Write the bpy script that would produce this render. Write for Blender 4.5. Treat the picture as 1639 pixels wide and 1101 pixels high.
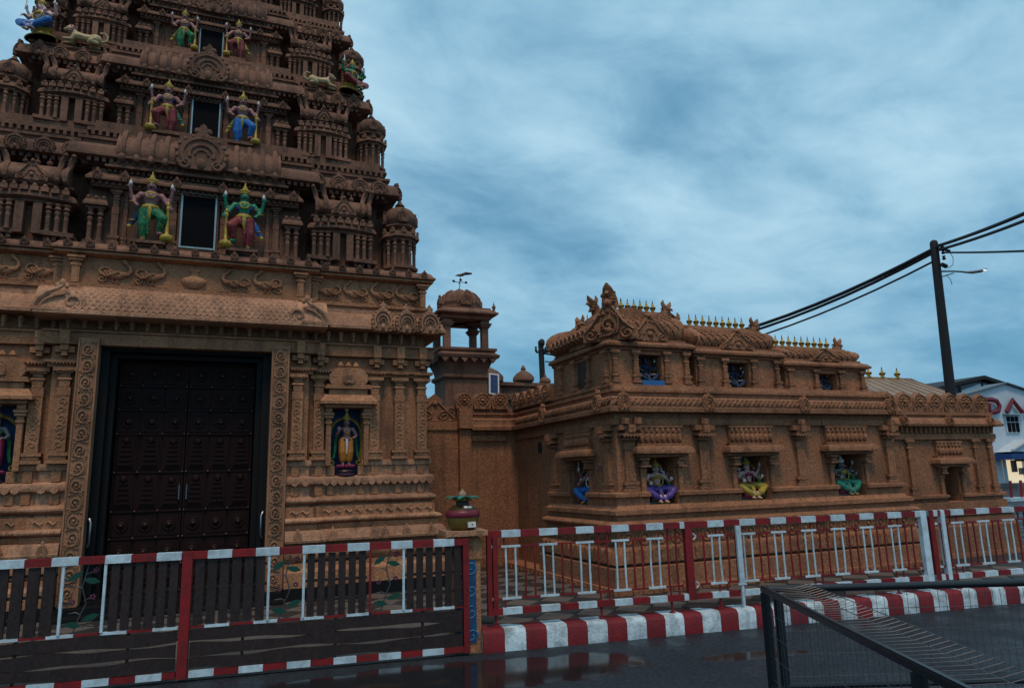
import bpy, math, random
import numpy as np
from mathutils import Matrix, Vector
random.seed(7); rng = np.random.default_rng(11)
PI = math.pi; rad = math.radians
sc = bpy.context.scene
COL = sc.collection
for o in list(bpy.data.objects): bpy.data.objects.remove(o)

# ------------------------------------------------------------------ camera
PITCH, ROLL, YAW = 0.187362, -0.026594, 0.386188
def cam_axes():
    cp, sp = math.cos(PITCH), math.sin(PITCH)
    f = np.array([0, cp, sp]); u = np.array([0, -sp, cp]); r = np.array([1., 0, 0])
    c, s = math.cos(ROLL), math.sin(ROLL)
    r, u = c*r+s*u, -s*r+c*u
    cy, sy = math.cos(YAW), math.sin(YAW)
    M = np.array([[cy, sy, 0], [-sy, cy, 0], [0, 0, 1]])
    return M@r, M@u, M@f
_r, _u, _f = cam_axes()
cd = bpy.data.cameras.new('camera'); cam = bpy.data.objects.new('camera', cd); COL.objects.link(cam)
cd.sensor_fit = 'HORIZONTAL'; cd.sensor_width = 36.0; cd.lens = 1130.74/1639*36.0
cd.clip_start = 0.05; cd.clip_end = 2000
mw = Matrix.Identity(4)
for i in range(3):
    mw[i][0] = _r[i]; mw[i][1] = _u[i]; mw[i][2] = -_f[i]
mw[2][3] = 1.7
cam.matrix_world = mw
sc.camera = cam

# ------------------------------------------------------------------ sky, sun, exposure
SUN_EL, SUN_AZ = 65.0, 196.0          # degrees; azimuth clockwise from +Y, behind the camera
wd = bpy.data.worlds.new('World'); sc.world = wd; wd.use_nodes = True
nt = wd.node_tree; nt.nodes.clear()
def wn(t, **k):
    n = nt.nodes.new(t)
    for a, b in k.items(): setattr(n, a, b)
    return n
L = nt.links.new
w_out = wn('ShaderNodeOutputWorld'); w_bg = wn('ShaderNodeBackground')
sky = wn('ShaderNodeTexSky'); sky.sky_type = 'NISHITA'; sky.sun_disc = False
sky.sun_elevation = rad(SUN_EL); sky.sun_rotation = rad(SUN_AZ); sky.air_density = 1.6; sky.dust_density = 2.0; sky.ozone_density = 2.5
tc = wn('ShaderNodeTexCoord'); sep = wn('ShaderNodeSeparateXYZ'); L(tc.outputs['Generated'], sep.inputs[0])
def wmath(op, a, b):
    n = wn('ShaderNodeMath', operation=op)
    for i, v in enumerate((a, b)):
        if v is None: continue
        if isinstance(v, (int, float)): n.inputs[i].default_value = v
        else: L(v, n.inputs[i])
    return n.outputs[0]
zc = wmath('ADD', wmath('MAXIMUM', sep.outputs[2], 0.0), 0.22)
cx = wmath('DIVIDE', sep.outputs[0], zc); cy = wmath('DIVIDE', sep.outputs[1], zc)
cmb = wn('ShaderNodeCombineXYZ'); L(cx, cmb.inputs[0]); L(cy, cmb.inputs[1])
def wnoise(scale, detail, rough, dist, off):
    mp = wn('ShaderNodeMapping'); mp.inputs['Location'].default_value = off; mp.inputs['Scale'].default_value = (1.0, 1.35, 1.0)
    mp.inputs['Rotation'].default_value = (0, 0, rad(-38))
    L(cmb.outputs[0], mp.inputs[0])
    n = wn('ShaderNodeTexNoise'); n.inputs['Scale'].default_value = scale; n.inputs['Detail'].default_value = detail
    n.inputs['Roughness'].default_value = rough; n.inputs['Distortion'].default_value = dist
    L(mp.outputs[0], n.inputs['Vector']); return n.outputs['Fac']
n1 = wnoise(1.0, 5, 0.5, 0.25, (3.7, 1.55, 0)); n2 = wnoise(3.4, 8, 0.6, 0.35, (8.3, 2.2, 0))
nn = wmath('ADD', wmath('MULTIPLY', n1, 0.66), wmath('MULTIPLY', n2, 0.34))
ramp = wn('ShaderNodeValToRGB'); L(nn, ramp.inputs[0])
el = ramp.color_ramp.elements
ramp.color_ramp.interpolation = 'B_SPLINE'
el[0].position = 0.36; el[0].color = (0.105, 0.285, 0.455, 1)
el[1].position = 0.63; el[1].color = (0.545, 0.790, 0.925, 1)
e = el.new(0.49); e.color = (0.280, 0.535, 0.725, 1)
skm = wn('ShaderNodeMixRGB', blend_type='MIX'); skm.inputs[0].default_value = 0.93
sk2 = wn('ShaderNodeMixRGB', blend_type='MULTIPLY'); sk2.inputs[0].default_value = 1.0
sk2.inputs[2].default_value = (0.10, 0.10, 0.10, 1); L(sky.outputs[0], sk2.inputs[1])
hz = wn('ShaderNodeMapRange'); hz.inputs[1].default_value = 0.0; hz.inputs[2].default_value = 0.36; hz.inputs[3].default_value = 0.80; hz.inputs[4].default_value = 0.0; L(sep.outputs[2], hz.inputs[0])
hmix = wn('ShaderNodeMixRGB'); L(hz.outputs[0], hmix.inputs[0]); L(ramp.outputs[0], hmix.inputs[1]); hmix.inputs[2].default_value = (0.098, 0.330, 0.540, 1)
L(sk2.outputs[0], skm.inputs[1]); L(hmix.outputs[0], skm.inputs[2])
L(skm.outputs[0], w_bg.inputs[0]); w_bg.inputs[1].default_value = 1.0
L(w_bg.outputs[0], w_out.inputs[0])
sd = bpy.data.lights.new('sun', 'SUN'); sun = bpy.data.objects.new('sun', sd); COL.objects.link(sun)
sd.energy = 1.5; sd.angle = rad(11); sd.color = (1.0, 0.74, 0.53)
_az = rad(SUN_AZ); _e = rad(SUN_EL)
sdir = Vector((math.sin(_az)*math.cos(_e), math.cos(_az)*math.cos(_e), math.sin(_e)))
sun.rotation_euler = sdir.to_track_quat('Z', 'Y').to_euler(); sun.location = (0, -6, 14)
vs = sc.view_settings; vs.view_transform = 'Standard'; vs.look = 'None'; vs.exposure = 0.0; vs.gamma = 1.0; vs.use_curve_mapping = False

# ------------------------------------------------------------------ materials
MATS = {}
def mat(name, base, rough=0.75, dark=None, amt=0.5, scale=3.0, fine=0.12, fscale=60, bump=0.25, bscale=90, metal=0.0, spec=0.4, emit=None, coat=0.0, stretch=None, rvar=None, streak=0.0, dots=None, ovar=0.0):
    """principled material, colour varied by world-space noise (stains + grain) with fine relief"""
    m = bpy.data.materials.new(name); m.use_nodes = True; MATS[name] = m
    t = m.node_tree; bs = t.nodes['Principled BSDF']; N = t.nodes.new; K = t.links.new
    bs.inputs['Roughness'].default_value = rough; bs.inputs['Metallic'].default_value = metal
    bs.inputs['Specular IOR Level'].default_value = spec; bs.inputs['Coat Weight'].default_value = coat
    if emit: bs.inputs['Emission Color'].default_value = (*emit[0], 1); bs.inputs['Emission Strength'].default_value = emit[1]
    geo = N('ShaderNodeNewGeometry'); vec = geo.outputs['Position']
    if stretch:
        mp = N('ShaderNodeMapping'); mp.inputs['Scale'].default_value = stretch; K(vec, mp.inputs[0]); vec = mp.outputs[0]
    if dark is None: dark = tuple(c*0.55 for c in base)
    a = N('ShaderNodeTexNoise'); a.inputs['Scale'].default_value = scale; a.inputs['Detail'].default_value = 7; a.inputs['Roughness'].default_value = 0.62; K(vec, a.inputs['Vector'])
    r = N('ShaderNodeMapRange'); r.inputs[1].default_value = 0.42; r.inputs[2].default_value = 0.70; r.inputs[3].default_value = 0.0; r.inputs[4].default_value = amt; K(a.outputs['Fac'], r.inputs[0])
    mx = N('ShaderNodeMixRGB'); mx.inputs[1].default_value = (*base, 1); mx.inputs[2].default_value = (*dark, 1); K(r.outputs[0], mx.inputs[0])
    b = N('ShaderNodeTexNoise'); b.inputs['Scale'].default_value = fscale; b.inputs['Detail'].default_value = 4; b.inputs['Roughness'].default_value = 0.7; K(vec, b.inputs['Vector'])
    r2 = N('ShaderNodeMapRange'); r2.inputs[1].default_value = 0.25; r2.inputs[2].default_value = 0.75; r2.inputs[3].default_value = 1.0-fine*2; r2.inputs[4].default_value = 1.0+fine*2; K(b.outputs['Fac'], r2.inputs[0])
    mu = N('ShaderNodeMixRGB'); mu.blend_type = 'MULTIPLY'; mu.inputs[0].default_value = 1.0; K(mx.outputs[0], mu.inputs[1]); K(r2.outputs[0], mu.inputs[2])
    col = mu.outputs[0]
    if streak:
        mp2 = N('ShaderNodeMapping'); mp2.inputs['Scale'].default_value = (3.2, 3.2, .42); K(geo.outputs['Position'], mp2.inputs[0])
        sn = N('ShaderNodeTexNoise'); sn.inputs['Scale'].default_value = 1.6; sn.inputs['Detail'].default_value = 6; sn.inputs['Roughness'].default_value = .65; K(mp2.outputs[0], sn.inputs['Vector'])
        sr = N('ShaderNodeMapRange'); sr.inputs[1].default_value = .50; sr.inputs[2].default_value = .68; sr.inputs[3].default_value = 0; sr.inputs[4].default_value = streak; K(sn.outputs['Fac'], sr.inputs[0])
        sm_ = N('ShaderNodeMixRGB'); K(sr.outputs[0], sm_.inputs[0]); K(col, sm_.inputs[1]); sm_.inputs[2].default_value = (*[c*.22 for c in base], 1); col = sm_.outputs[0]
    if dots:
        vo = N('ShaderNodeTexVoronoi'); vo.inputs['Scale'].default_value = dots[1]; K(geo.outputs['Position'], vo.inputs['Vector'])
        vr = N('ShaderNodeMapRange'); vr.inputs[1].default_value = dots[2]+.06; vr.inputs[2].default_value = dots[2]; vr.inputs[3].default_value = 0; vr.inputs[4].default_value = 1; K(vo.outputs['Distance'], vr.inputs[0])
        dm_ = N('ShaderNodeMixRGB'); K(vr.outputs[0], dm_.inputs[0]); K(col, dm_.inputs[1]); dm_.inputs[2].default_value = (*dots[0], 1); col = dm_.outputs[0]
    if ovar:
        oi = N('ShaderNodeObjectInfo'); orr = N('ShaderNodeMapRange'); orr.inputs[3].default_value = 1-ovar; orr.inputs[4].default_value = 1+ovar; K(oi.outputs['Random'], orr.inputs[0])
        om = N('ShaderNodeMixRGB'); om.blend_type = 'MULTIPLY'; om.inputs[0].default_value = 1; K(col, om.inputs[1]); K(orr.outputs[0], om.inputs[2]); col = om.outputs[0]
    K(col, bs.inputs['Base Color'])
    if rvar:
        d_ = N('ShaderNodeTexNoise'); d_.inputs['Scale'].default_value = rvar[2]; d_.inputs['Detail'].default_value = 5; K(vec, d_.inputs['Vector'])
        r3 = N('ShaderNodeMapRange'); r3.inputs[1].default_value = .38; r3.inputs[2].default_value = .62; r3.inputs[3].default_value = rvar[0]; r3.inputs[4].default_value = rvar[1]; K(d_.outputs['Fac'], r3.inputs[0]); K(r3.outputs[0], bs.inputs['Roughness'])
    if bump > 0:
        c = N('ShaderNodeTexNoise'); c.inputs['Scale'].default_value = bscale; c.inputs['Detail'].default_value = 5; K(vec, c.inputs['Vector'])
        bp = N('ShaderNodeBump'); bp.inputs['Strength'].default_value = bump; bp.inputs['Distance'].default_value = 0.012; K(c.outputs['Fac'], bp.inputs['Height']); K(bp.outputs[0], bs.inputs['Normal'])
    return m
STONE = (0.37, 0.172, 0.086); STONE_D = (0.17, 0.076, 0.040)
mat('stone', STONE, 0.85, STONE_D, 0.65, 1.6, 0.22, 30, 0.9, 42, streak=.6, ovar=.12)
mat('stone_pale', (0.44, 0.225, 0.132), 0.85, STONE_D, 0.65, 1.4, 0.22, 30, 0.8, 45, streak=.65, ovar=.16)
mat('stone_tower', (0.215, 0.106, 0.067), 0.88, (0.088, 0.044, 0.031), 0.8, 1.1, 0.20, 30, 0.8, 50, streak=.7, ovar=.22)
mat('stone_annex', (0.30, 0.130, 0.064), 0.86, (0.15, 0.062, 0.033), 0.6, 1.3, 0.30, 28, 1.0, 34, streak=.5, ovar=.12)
mat('stone_carved', (0.325, 0.165, 0.092), 0.85, STONE_D, 0.6, 2.5, 0.18, 40, 0.6, 60, streak=.5, ovar=.12)
mat('granite', (0.006, 0.0065, 0.007), 0.62, (0.008, 0.008, 0.01), 0.5, 4, 0.2, 120, 0.05, 120, spec=0.2)
mat('concrete', (0.105, 0.095, 0.088), 0.6, (0.05, 0.045, 0.042), 0.7, 2.2, 0.15, 50, 0.4, 60, rvar=(.3, .7, 2.0))
mat('door_wood', (0.015, 0.0050, 0.0045), 0.65, (0.009, 0.003, 0.003), 0.6, 4, 0.15, 30, 0.2, 40, spec=0.15, stretch=(3, 3, .4))
mat('door_brass', (0.13, 0.085, 0.06), 0.45, None, 0.3, 8, 0.1, 60, 0.0, 1, metal=0.8)
mat('steel', (0.26, 0.27, 0.29), 0.4, None, 0.1, 8, 0.05, 60, 0.0, 1, metal=1.0)
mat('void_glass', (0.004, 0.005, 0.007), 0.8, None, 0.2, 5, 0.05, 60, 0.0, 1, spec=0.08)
mat('frame_blue', (0.27, 0.42, 0.48), 0.5, None, 0.3, 8, 0.05, 60, 0.05, 60)
mat('asphalt', (0.020, 0.027, 0.036), 0.6, (0.011, 0.014, 0.019), 0.85, 0.8, 0.45, 24, 1.0, 26, spec=0.30, rvar=(.36, .85, 1.6))
mat('paving_dark', (0.028, 0.025, 0.024), 0.55, None, 0.5, 2.5, 0.2, 70, 0.3, 80)
mat('paving_grey', (0.115, 0.092, 0.080), 0.6, None, 0.5, 2.5, 0.2, 70, 0.3, 80)
mat('paint_red', (0.22, 0.009, 0.012), 0.55, (0.085, 0.010, 0.008), 0.8, 9, 0.12, 60, 0.2, 60, ovar=.12)
mat('paint_white', (0.56, 0.71, 0.79), 0.55, (0.26, 0.28, 0.28), 0.6, 11, 0.08, 60, 0.2, 60, streak=.25, ovar=.10)
mat('kerb_red', (0.18, 0.008, 0.014), 0.7, (0.10, 0.008, 0.012), 0.8, 6, 0.14, 50, 0.6, 50, streak=.4, ovar=.14)
mat('kerb_white', (0.53, 0.66, 0.72), 0.7, (0.12, 0.14, 0.15), 0.85, 6.5, 0.12, 50, 0.6, 50, streak=.45, ovar=.10)
mat('plank', (0.028, 0.015, 0.013), 0.55, (0.012, 0.008, 0.008), 0.6, 5, 0.25, 30, 0.4, 40, stretch=(1, 1, .5))
mat('leaf_green', (0.007, 0.062, 0.040), 0.45, None, 0.4, 20, 0.1, 60, 0.05, 60)
mat('petal_purple', (0.09, 0.015, 0.045), 0.5, None, 0.3, 20, 0.1, 60, 0.05, 60)
mat('panel_blue', (0.015, 0.08, 0.19), 0.5, (0.008, 0.035, 0.11), 0.8, 10, 0.15, 40, 0.2, 50)
mat('panel_swirl', (0.05, 0.19, 0.36), 0.5, None, 0.4, 10, 0.1, 40, 0.1, 50)
mat('black_coat', (0.012, 0.016, 0.021), 0.32, (0.02, 0.02, 0.022), 0.5, 8, 0.2, 60, 0.1, 60)
mat('wire_coat', (0.055, 0.068, 0.085), 0.35, (0.015, 0.018, 0.022), 0.5, 12, 0.1, 60, 0.0, 60)
mat('pole_black', (0.012, 0.012, 0.014), 0.7, None, 0.4, 3, 0.2, 40, 0.3, 50)
mat('cable', (0.008, 0.007, 0.010), 0.6, None, 0.2, 3, 0.1, 40, 0.0, 50)
mat('gold', (0.62, 0.42, 0.05), 0.4, (0.25, 0.15, 0.02), 0.4, 20, 0.1, 60, 0.0, 60, metal=0.55)
mat('gold_dark', (0.06, 0.035, 0.012), 0.45, None, 0.4, 20, 0.1, 60, 0.0, 60, metal=0.3)
mat('p_yellow', (0.42, 0.29, 0.035), 0.42, (0.14, 0.09, 0.015), 0.75, 20, 0.2, 80, 0.2, 60)
mat('p_green', (0.012, 0.15, 0.055), 0.4, (0.004, 0.05, 0.02), 0.7, 18, 0.15, 80, 0.2, 60, dots=((.36, .32, .06), 26, .16))
mat('p_red', (0.22, 0.022, 0.025), 0.45, (0.08, 0.01, 0.012), 0.7, 18, 0.15, 80, 0.2, 60, dots=((.40, .20, .14), 24, .14))
mat('p_blue', (0.010, 0.13, 0.42), 0.42, (0.006, 0.05, 0.2), 0.7, 18, 0.15, 80, 0.2, 60, dots=((.35, .34, .12), 24, .12))
mat('p_navy', (0.008, 0.022, 0.09), 0.42, None, 0.4, 18, 0.1, 80, 0.1, 80)
mat('p_violet', (0.085, 0.05, 0.26), 0.45, (0.03, 0.02, 0.1), 0.7, 18, 0.15, 80, 0.2, 60, dots=((.4, .34, .3), 26, .12))
mat('p_teal', (0.012, 0.19, 0.13), 0.45, (0.005, 0.07, 0.05), 0.7, 18, 0.15, 80, 0.2, 60, dots=((.38, .36, .2), 26, .12))
mat('pot_red', (0.16, 0.012, 0.028), 0.4, None, 0.5, 18, 0.1, 80, 0.1, 80)
mat('pot_olive', (0.15, 0.105, 0.022), 0.4, None, 0.5, 18, 0.1, 80, 0.1, 80)
mat('p_orange', (0.48, 0.17, 0.025), 0.42, None, 0.4, 18, 0.1, 80, 0.1, 80)
mat('p_magenta', (0.24, 0.015, 0.07), 0.42, None, 0.4, 18, 0.1, 80, 0.1, 80)
mat('p_white', (0.62, 0.62, 0.60), 0.45, None, 0.3, 18, 0.06, 80, 0.05, 80)
mat('p_black', (0.012, 0.010, 0.012), 0.45, None, 0.3, 18, 0.06, 80, 0.05, 80)
mat('skin_pink', (0.66, 0.44, 0.40), 0.42, (0.30, 0.13, 0.12), 0.7, 16, 0.12, 80, 0.2, 60)
mat('skin_mauve', (0.30, 0.135, 0.14), 0.42, (0.10, 0.035, 0.045), 0.7, 16, 0.12, 80, 0.2, 60)
mat('skin_green', (0.012, 0.19, 0.10), 0.38, None, 0.5, 10, 0.08, 80, 0.1, 80)
mat('skin_dark', (0.16, 0.15, 0.16), 0.42, None, 0.5, 10, 0.08, 80, 0.1, 80)
mat('skin_blue', (0.008, 0.02, 0.05), 0.42, None, 0.5, 10, 0.08, 80, 0.1, 80)
mat('lion_cream', (0.42, 0.31, 0.15), 0.5, None, 0.5, 10, 0.08, 80, 0.1, 80)
mat('pedestal_dark', (0.05, 0.022, 0.035), 0.35, None, 0.4, 10, 0.08, 80, 0.1, 80)
mat('niche_blue', (0.014, 0.07, 0.20), 0.6, (0.006, 0.02, 0.08), 0.7, 12, 0.2, 60, 0.2, 50)
mat('niche_dark', (0.05, 0.03, 0.022), 0.7, None, 0.5, 6, 0.2, 60, 0.2, 50)
mat('niche_orange', (0.34, 0.085, 0.025), 0.7, None, 0.5, 6, 0.2, 60, 0.2, 50)
mat('niche_teal', (0.03, 0.20, 0.26), 0.7, None, 0.5, 6, 0.2, 60, 0.2, 50)
mat('solar_cell', (0.012, 0.03, 0.12), 0.2, None, 0.3, 20, 0.1, 80, 0.0, 80)
mat('metal_roof', (0.36, 0.235, 0.15), 0.42, (0.20, 0.12, 0.07), 0.6, 2, 0.08, 40, 0.1, 40, metal=0.3)
mat('roof_red', (0.20, 0.075, 0.055), 0.7, None, 0.5, 1.5, 0.15, 20, 0.3, 20)
mat('shop_wall', (0.52, 0.60, 0.66), 0.7, (0.40, 0.47, 0.53), 0.5, 1.5, 0.05, 20, 0.1, 30)
mat('shop_blue', (0.012, 0.05, 0.20), 0.5, None, 0.4, 3, 0.08, 30, 0.05, 30)
mat('sign_red', (0.16, 0.010, 0.025), 0.45, None, 0.3, 3, 0.05, 30, 0.0, 30)
mat('grey_metal', (0.10, 0.12, 0.14), 0.5, None, 0.4, 3, 0.08, 30, 0.05, 30)
mat('shop_light', (0.75, 0.66, 0.48), 0.6, None, 0.3, 4, 0.05, 30, 0.0, 30, emit=((1.0, 0.80, 0.50), 0.65))
mat('lamp_glow', (0.8, 0.8, 0.75), 0.5, None, 0.1, 4, 0.02, 30, 0.0, 30, emit=((1.0, 0.95, 0.85), 0.9))
mat('blue_sheet', (0.02, 0.13, 0.34), 0.6, None, 0.4, 6, 0.1, 40, 0.1, 40)
mat('coconut', (0.33, 0.22, 0.15), 0.8, None, 0.5, 20, 0.15, 60, 0.4, 60)

# ------------------------------------------------------------------ mesh builder
class MB:
    def __init__(s): s.v = []; s.f = []
    def raw(s, v, f):
        b = len(s.v); s.v.extend([tuple(map(float, p)) for p in v]); s.f.extend([tuple(i+b for i in q) for q in f]); return s
    def box(s, x0, x1, y0, y1, z0, z1, tx=0.0, ty=0.0):
        return s.raw([(x0, y0, z0), (x1, y0, z0), (x1, y1, z0), (x0, y1, z0), (x0+tx, y0+ty, z1), (x1-tx, y0+ty, z1), (x1-tx, y1-ty, z1), (x0+tx, y1-ty, z1)],
                     [(3, 2, 1, 0), (4, 5, 6, 7), (0, 1, 5, 4), (1, 2, 6, 5), (2, 3, 7, 6), (3, 0, 4, 7)])
    def prism(s, poly, y0, y1):
        """closed outline [(x,z)] counter-clockwise seen from -Y, extruded from y0 (front) to y1"""
        n = len(poly); v = [(x, y0, z) for x, z in poly]+[(x, y1, z) for x, z in poly]
        f = [tuple(range(n)), tuple(range(2*n-1, n-1, -1))]+[((i+1) % n, i, i+n, (i+1) % n+n) for i in range(n)]
        return s.raw(v, f)
    def lathe(s, prof, n=12, c=(0, 0, 0), sx=1.0, sy=1.0, ph=0.0):
        m = len(prof); v = []; f = []
        for r, z in prof:
            for k in range(n):
                a = 2*PI*k/n+ph; v.append((c[0]+r*math.cos(a)*sx, c[1]+r*math.sin(a)*sy, c[2]+z))
        for i in range(m-1):
            for k in range(n):
                k2 = (k+1) % n; f.append((i*n+k, i*n+k2, (i+1)*n+k2, (i+1)*n+k))
        f.append(tuple(range(n-1, -1, -1))); f.append(tuple((m-1)*n+k for k in range(n)))
        return s.raw(v, f)
    def ell(s, c, r, n=10, m=7):
        if isinstance(r, (int, float)): r = (r, r, r)
        v = [(c[0], c[1], c[2]-r[2])]; f = []
        for i in range(1, m):
            t = -PI/2+PI*i/m
            for k in range(n):
                a = 2*PI*k/n; v.append((c[0]+r[0]*math.cos(t)*math.cos(a), c[1]+r[1]*math.cos(t)*math.sin(a), c[2]+r[2]*math.sin(t)))
        v.append((c[0], c[1], c[2]+r[2])); last = len(v)-1
        for k in range(n): f.append((0, 1+(k+1) % n, 1+k))
        for i in range(m-2):
            for k in range(n): f.append((1+i*n+k, 1+i*n+(k+1) % n, 1+(i+1)*n+(k+1) % n, 1+(i+1)*n+k))
        for k in range(n): f.append((1+(m-2)*n+k, 1+(m-2)*n+(k+1) % n, last))
        return s.raw(v, f)
    def tube(s, pts, r, n=6, flat=1.0, closed=False):
        """tube along pts, radius number or list; flat squashes it along Y"""
        P = [np.array(p, float) for p in pts]; m = len(P)
        R = [r]*m if isinstance(r, (int, float)) else list(r)
        v = []; f = []; up = None
        for i in range(m):
            t = (P[(i+1) % m]-P[i-1]) if closed else (P[min(i+1, m-1)]-P[max(i-1, 0)])
            t = t/(np.linalg.norm(t)+1e-9)
            if up is None:
                ref = np.array([0, 1., 0]) if abs(t[1]) < .9 else np.array([1., 0, 0])
                up = ref-t*(ref@t)
            else: up = up-t*(up@t)
            up = up/(np.linalg.norm(up)+1e-9); sd_ = np.cross(t, up)
            for k in range(n):
                a = 2*PI*k/n; d = up*math.cos(a)+sd_*math.sin(a); d = d*np.array([1, flat, 1]); v.append(P[i]+d*R[i])
        for i in range(m if closed else m-1):
            i2 = (i+1) % m
            for k in range(n): f.append((i*n+k, i*n+(k+1) % n, i2*n+(k+1) % n, i2*n+k))
        if not closed: f.append(tuple(range(n-1, -1, -1))); f.append(tuple((m-1)*n+k for k in range(n)))
        return s.raw(v, f)
    def sweep(s, path, prof, depth=0.3, closed=False):
        """moulding: profile [(outward,z)] bottom to top swept along plan path [(x,y)]; outward is to the right of travel"""
        P = [np.array(p, float) for p in path]; m = len(P)
        nrm = []
        for i in range(m):
            ds = []
            if i > 0 or closed: d = P[i]-P[i-1]; ds.append(d/np.linalg.norm(d))
            if i < m-1 or closed: d = P[(i+1) % m]-P[i]; ds.append(d/np.linalg.norm(d))
            ns = [np.array([d[1], -d[0]]) for d in ds]
            if len(ns) == 1: nrm.append(ns[0])
            else:
                a = ns[0]+ns[1]; nrm.append(a/max(1e-6, (a@ns[0])))
        pr = list(prof)+[(-depth, prof[-1][1]), (-depth, prof[0][1])]; k = len(pr)
        v = []; f = []
        for i in range(m):
            for o, z in pr: q = P[i]+nrm[i]*o; v.append((q[0], q[1], z))
        for i in range(m if closed else m-1):
            i2 = (i+1) % m
            for j in range(k): f.append((i*k+j, i2*k+j, i2*k+(j+1) % k, i*k+(j+1) % k))
        if not closed: f.append(tuple(range(k-1, -1, -1))); f.append(tuple((m-1)*k+j for j in range(k)))
        return s.raw(v, f)
    def grid(s, fn, nu, nv):
        v = [fn(i/nu, j/nv) for i in range(nu+1) for j in range(nv+1)]
        f = [(i*(nv+1)+j, (i+1)*(nv+1)+j, (i+1)*(nv+1)+j+1, i*(nv+1)+j+1) for i in range(nu) for j in range(nv)]
        return s.raw(v, f)
    def xf(s, start=0, sx=1, sy=1, sz=1, rz=0.0, t=(0, 0, 0)):
        c, q = math.cos(rz), math.sin(rz)
        for i in range(start, len(s.v)):
            x, y, z = s.v[i]; x *= sx; y *= sy; z *= sz
            s.v[i] = (x*c-y*q+t[0], x*q+y*c+t[1], z+t[2])
        if sx*sy*sz < 0:
            pass
        return s
    def flip(s): s.f = [tuple(reversed(q)) for q in s.f]; return s
    def mesh(s, name, m, ang=38):
        me = bpy.data.meshes.new(name); me.from_pydata(s.v, [], s.f); me.update()
        me.polygons.foreach_set('use_smooth', [True]*len(me.polygons))
        me.set_sharp_from_angle(angle=rad(ang))
        me.materials.append(MATS[m] if isinstance(m, str) else m)
        return me
JIT = {'kudu_arch', 'finial', 'swan_relief', 'lotus_merlon', 'pointed_merlon', 'scroll_carving', 'cornice_bud', 'roof_finial_x', 'lotus_petal', 'ring_medallion', 'rope_twist', 'gable_horn', 'wave_relief', 'leaf_tongue', 'door_panel', 'hanging_petal'}
def world_of(o):
    x = Vector((0, 0, 0))
    while o is not None: x = x+o.location; o = o.parent
    return x
def link(name, me, parent=None, loc=(0, 0, 0), rot=(0, 0, 0), scale=(1, 1, 1)):
    """object with the given LOCAL transform under parent"""
    o = bpy.data.objects.new(name, me); COL.objects.link(o)
    if parent is not None: o.parent = parent
    if name in JIT:
        k_ = 1+rng.normal(0, .025, 3); sc0 = scale if not isinstance(scale, (int, float)) else (scale,)*3
        scale = tuple(a_*float(c_) for a_, c_ in zip(sc0, k_)); rot = (rot[0], rot[1]+float(rng.normal(0, .012)), rot[2]+float(rng.normal(0, .018)))
    o.location = loc; o.rotation_euler = rot; o.scale = scale if not isinstance(scale, (int, float)) else (scale,)*3
    return o
def part(name, mb, m, parent=None, ang=38):
    """mesh built in world coordinates: recentred on its own base and hung under an unrotated, unscaled parent"""
    a = np.array(mb.v); c = np.array([(a[:, 0].min()+a[:, 0].max())/2, (a[:, 1].min()+a[:, 1].max())/2, a[:, 2].min()])
    mb.v = [tuple(p) for p in a-c]
    o = link(name, mb.mesh(name, m, ang), parent)
    o.location = Vector(c)-(world_of(parent) if parent is not None else Vector((0, 0, 0)))
    return o
def put(name, me, parent, w, rot=(0, 0, 0), scale=(1, 1, 1)):
    """shared mesh at WORLD location w under an unrotated, unscaled parent"""
    return link(name, me, parent, Vector(w)-(world_of(parent) if parent is not None else Vector((0, 0, 0))), rot, scale)
def tag(o, label=None, cat=None, group=None, kind=None):
    if label: o['label'] = label
    if cat: o['category'] = cat
    if group: o['group'] = group
    if kind: o['kind'] = kind
    return o
def thing(name, label, cat, loc, group=None):
    o = bpy.data.objects.new(name, None); COL.objects.link(o); o.location = loc; o.empty_display_size = 0.2
    return tag(o, label, cat, group)
def arcpts(cx_, cz, r, a0, a1, n, y=0.0, sx=1.0):
    return [(cx_+r*sx*math.cos(a0+(a1-a0)*i/n), y, cz+r*math.sin(a0+(a1-a0)*i/n)) for i in range(n+1)]
def spiral(cx_, cz, r0, r1, a0, turns, n, y=0.0):
    out = []
    for i in range(n+1):
        t = i/n; a = a0+turns*2*PI*t; r = r0+(r1-r0)*t; out.append((cx_+r*math.cos(a), y, cz+r*math.sin(a)))
    return out
# ------------------------------------------------------------------ shared ornaments (front at -Y, back plane y=0, origin at base centre)
def mirror_out(r): return r+[(-x, z) for x, z in reversed(r) if abs(x) > 1e-6]
def orn_kudu(m, name='kudu_arch', plain=False):
    b = MB()
    out = mirror_out([(.36, 0), (.49, .16), (.52, .38), (.45, .60), (.30, .78), (.14, .90), (.07, .96), (.12, 1.03), (.06, 1.10), (0, 1.20)])
    b.prism(out, -.13, .04)
    b.tube(arcpts(0, .40, .40, rad(-35), rad(215), 16, -.13), .06, 5, .8)
    if not plain:
        b.tube(arcpts(0, .38, .25, rad(-20), rad(200), 12, -.14), .045, 5, .8)
        b.tube(arcpts(0, .36, .13, rad(0), rad(180), 8, -.14), .035, 4, .8)
        for s_ in (-1, 1):
            b.tube([(s_*x, y, z) for x, y, z in spiral(.34, .10, .13, .03, rad(90), 1.2, 12, -.15)], .035, 4, .8)
        b.ell((0, -.15, .15), (.09, .05, .14), 6, 5)
        for k in range(11):
            t = rad(-15+k*21); b.ell((.50*math.cos(t), -.10, .42+.44*math.sin(t)), (.055, .07, .06), 5, 4)
    for s_ in (-1, 0, 1): b.ell((s_*.11, -.08, 1.0+(.1 if s_ == 0 else 0)), (.075, .06, .085), 6, 5)
    return b.mesh(name, m, 50)
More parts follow.
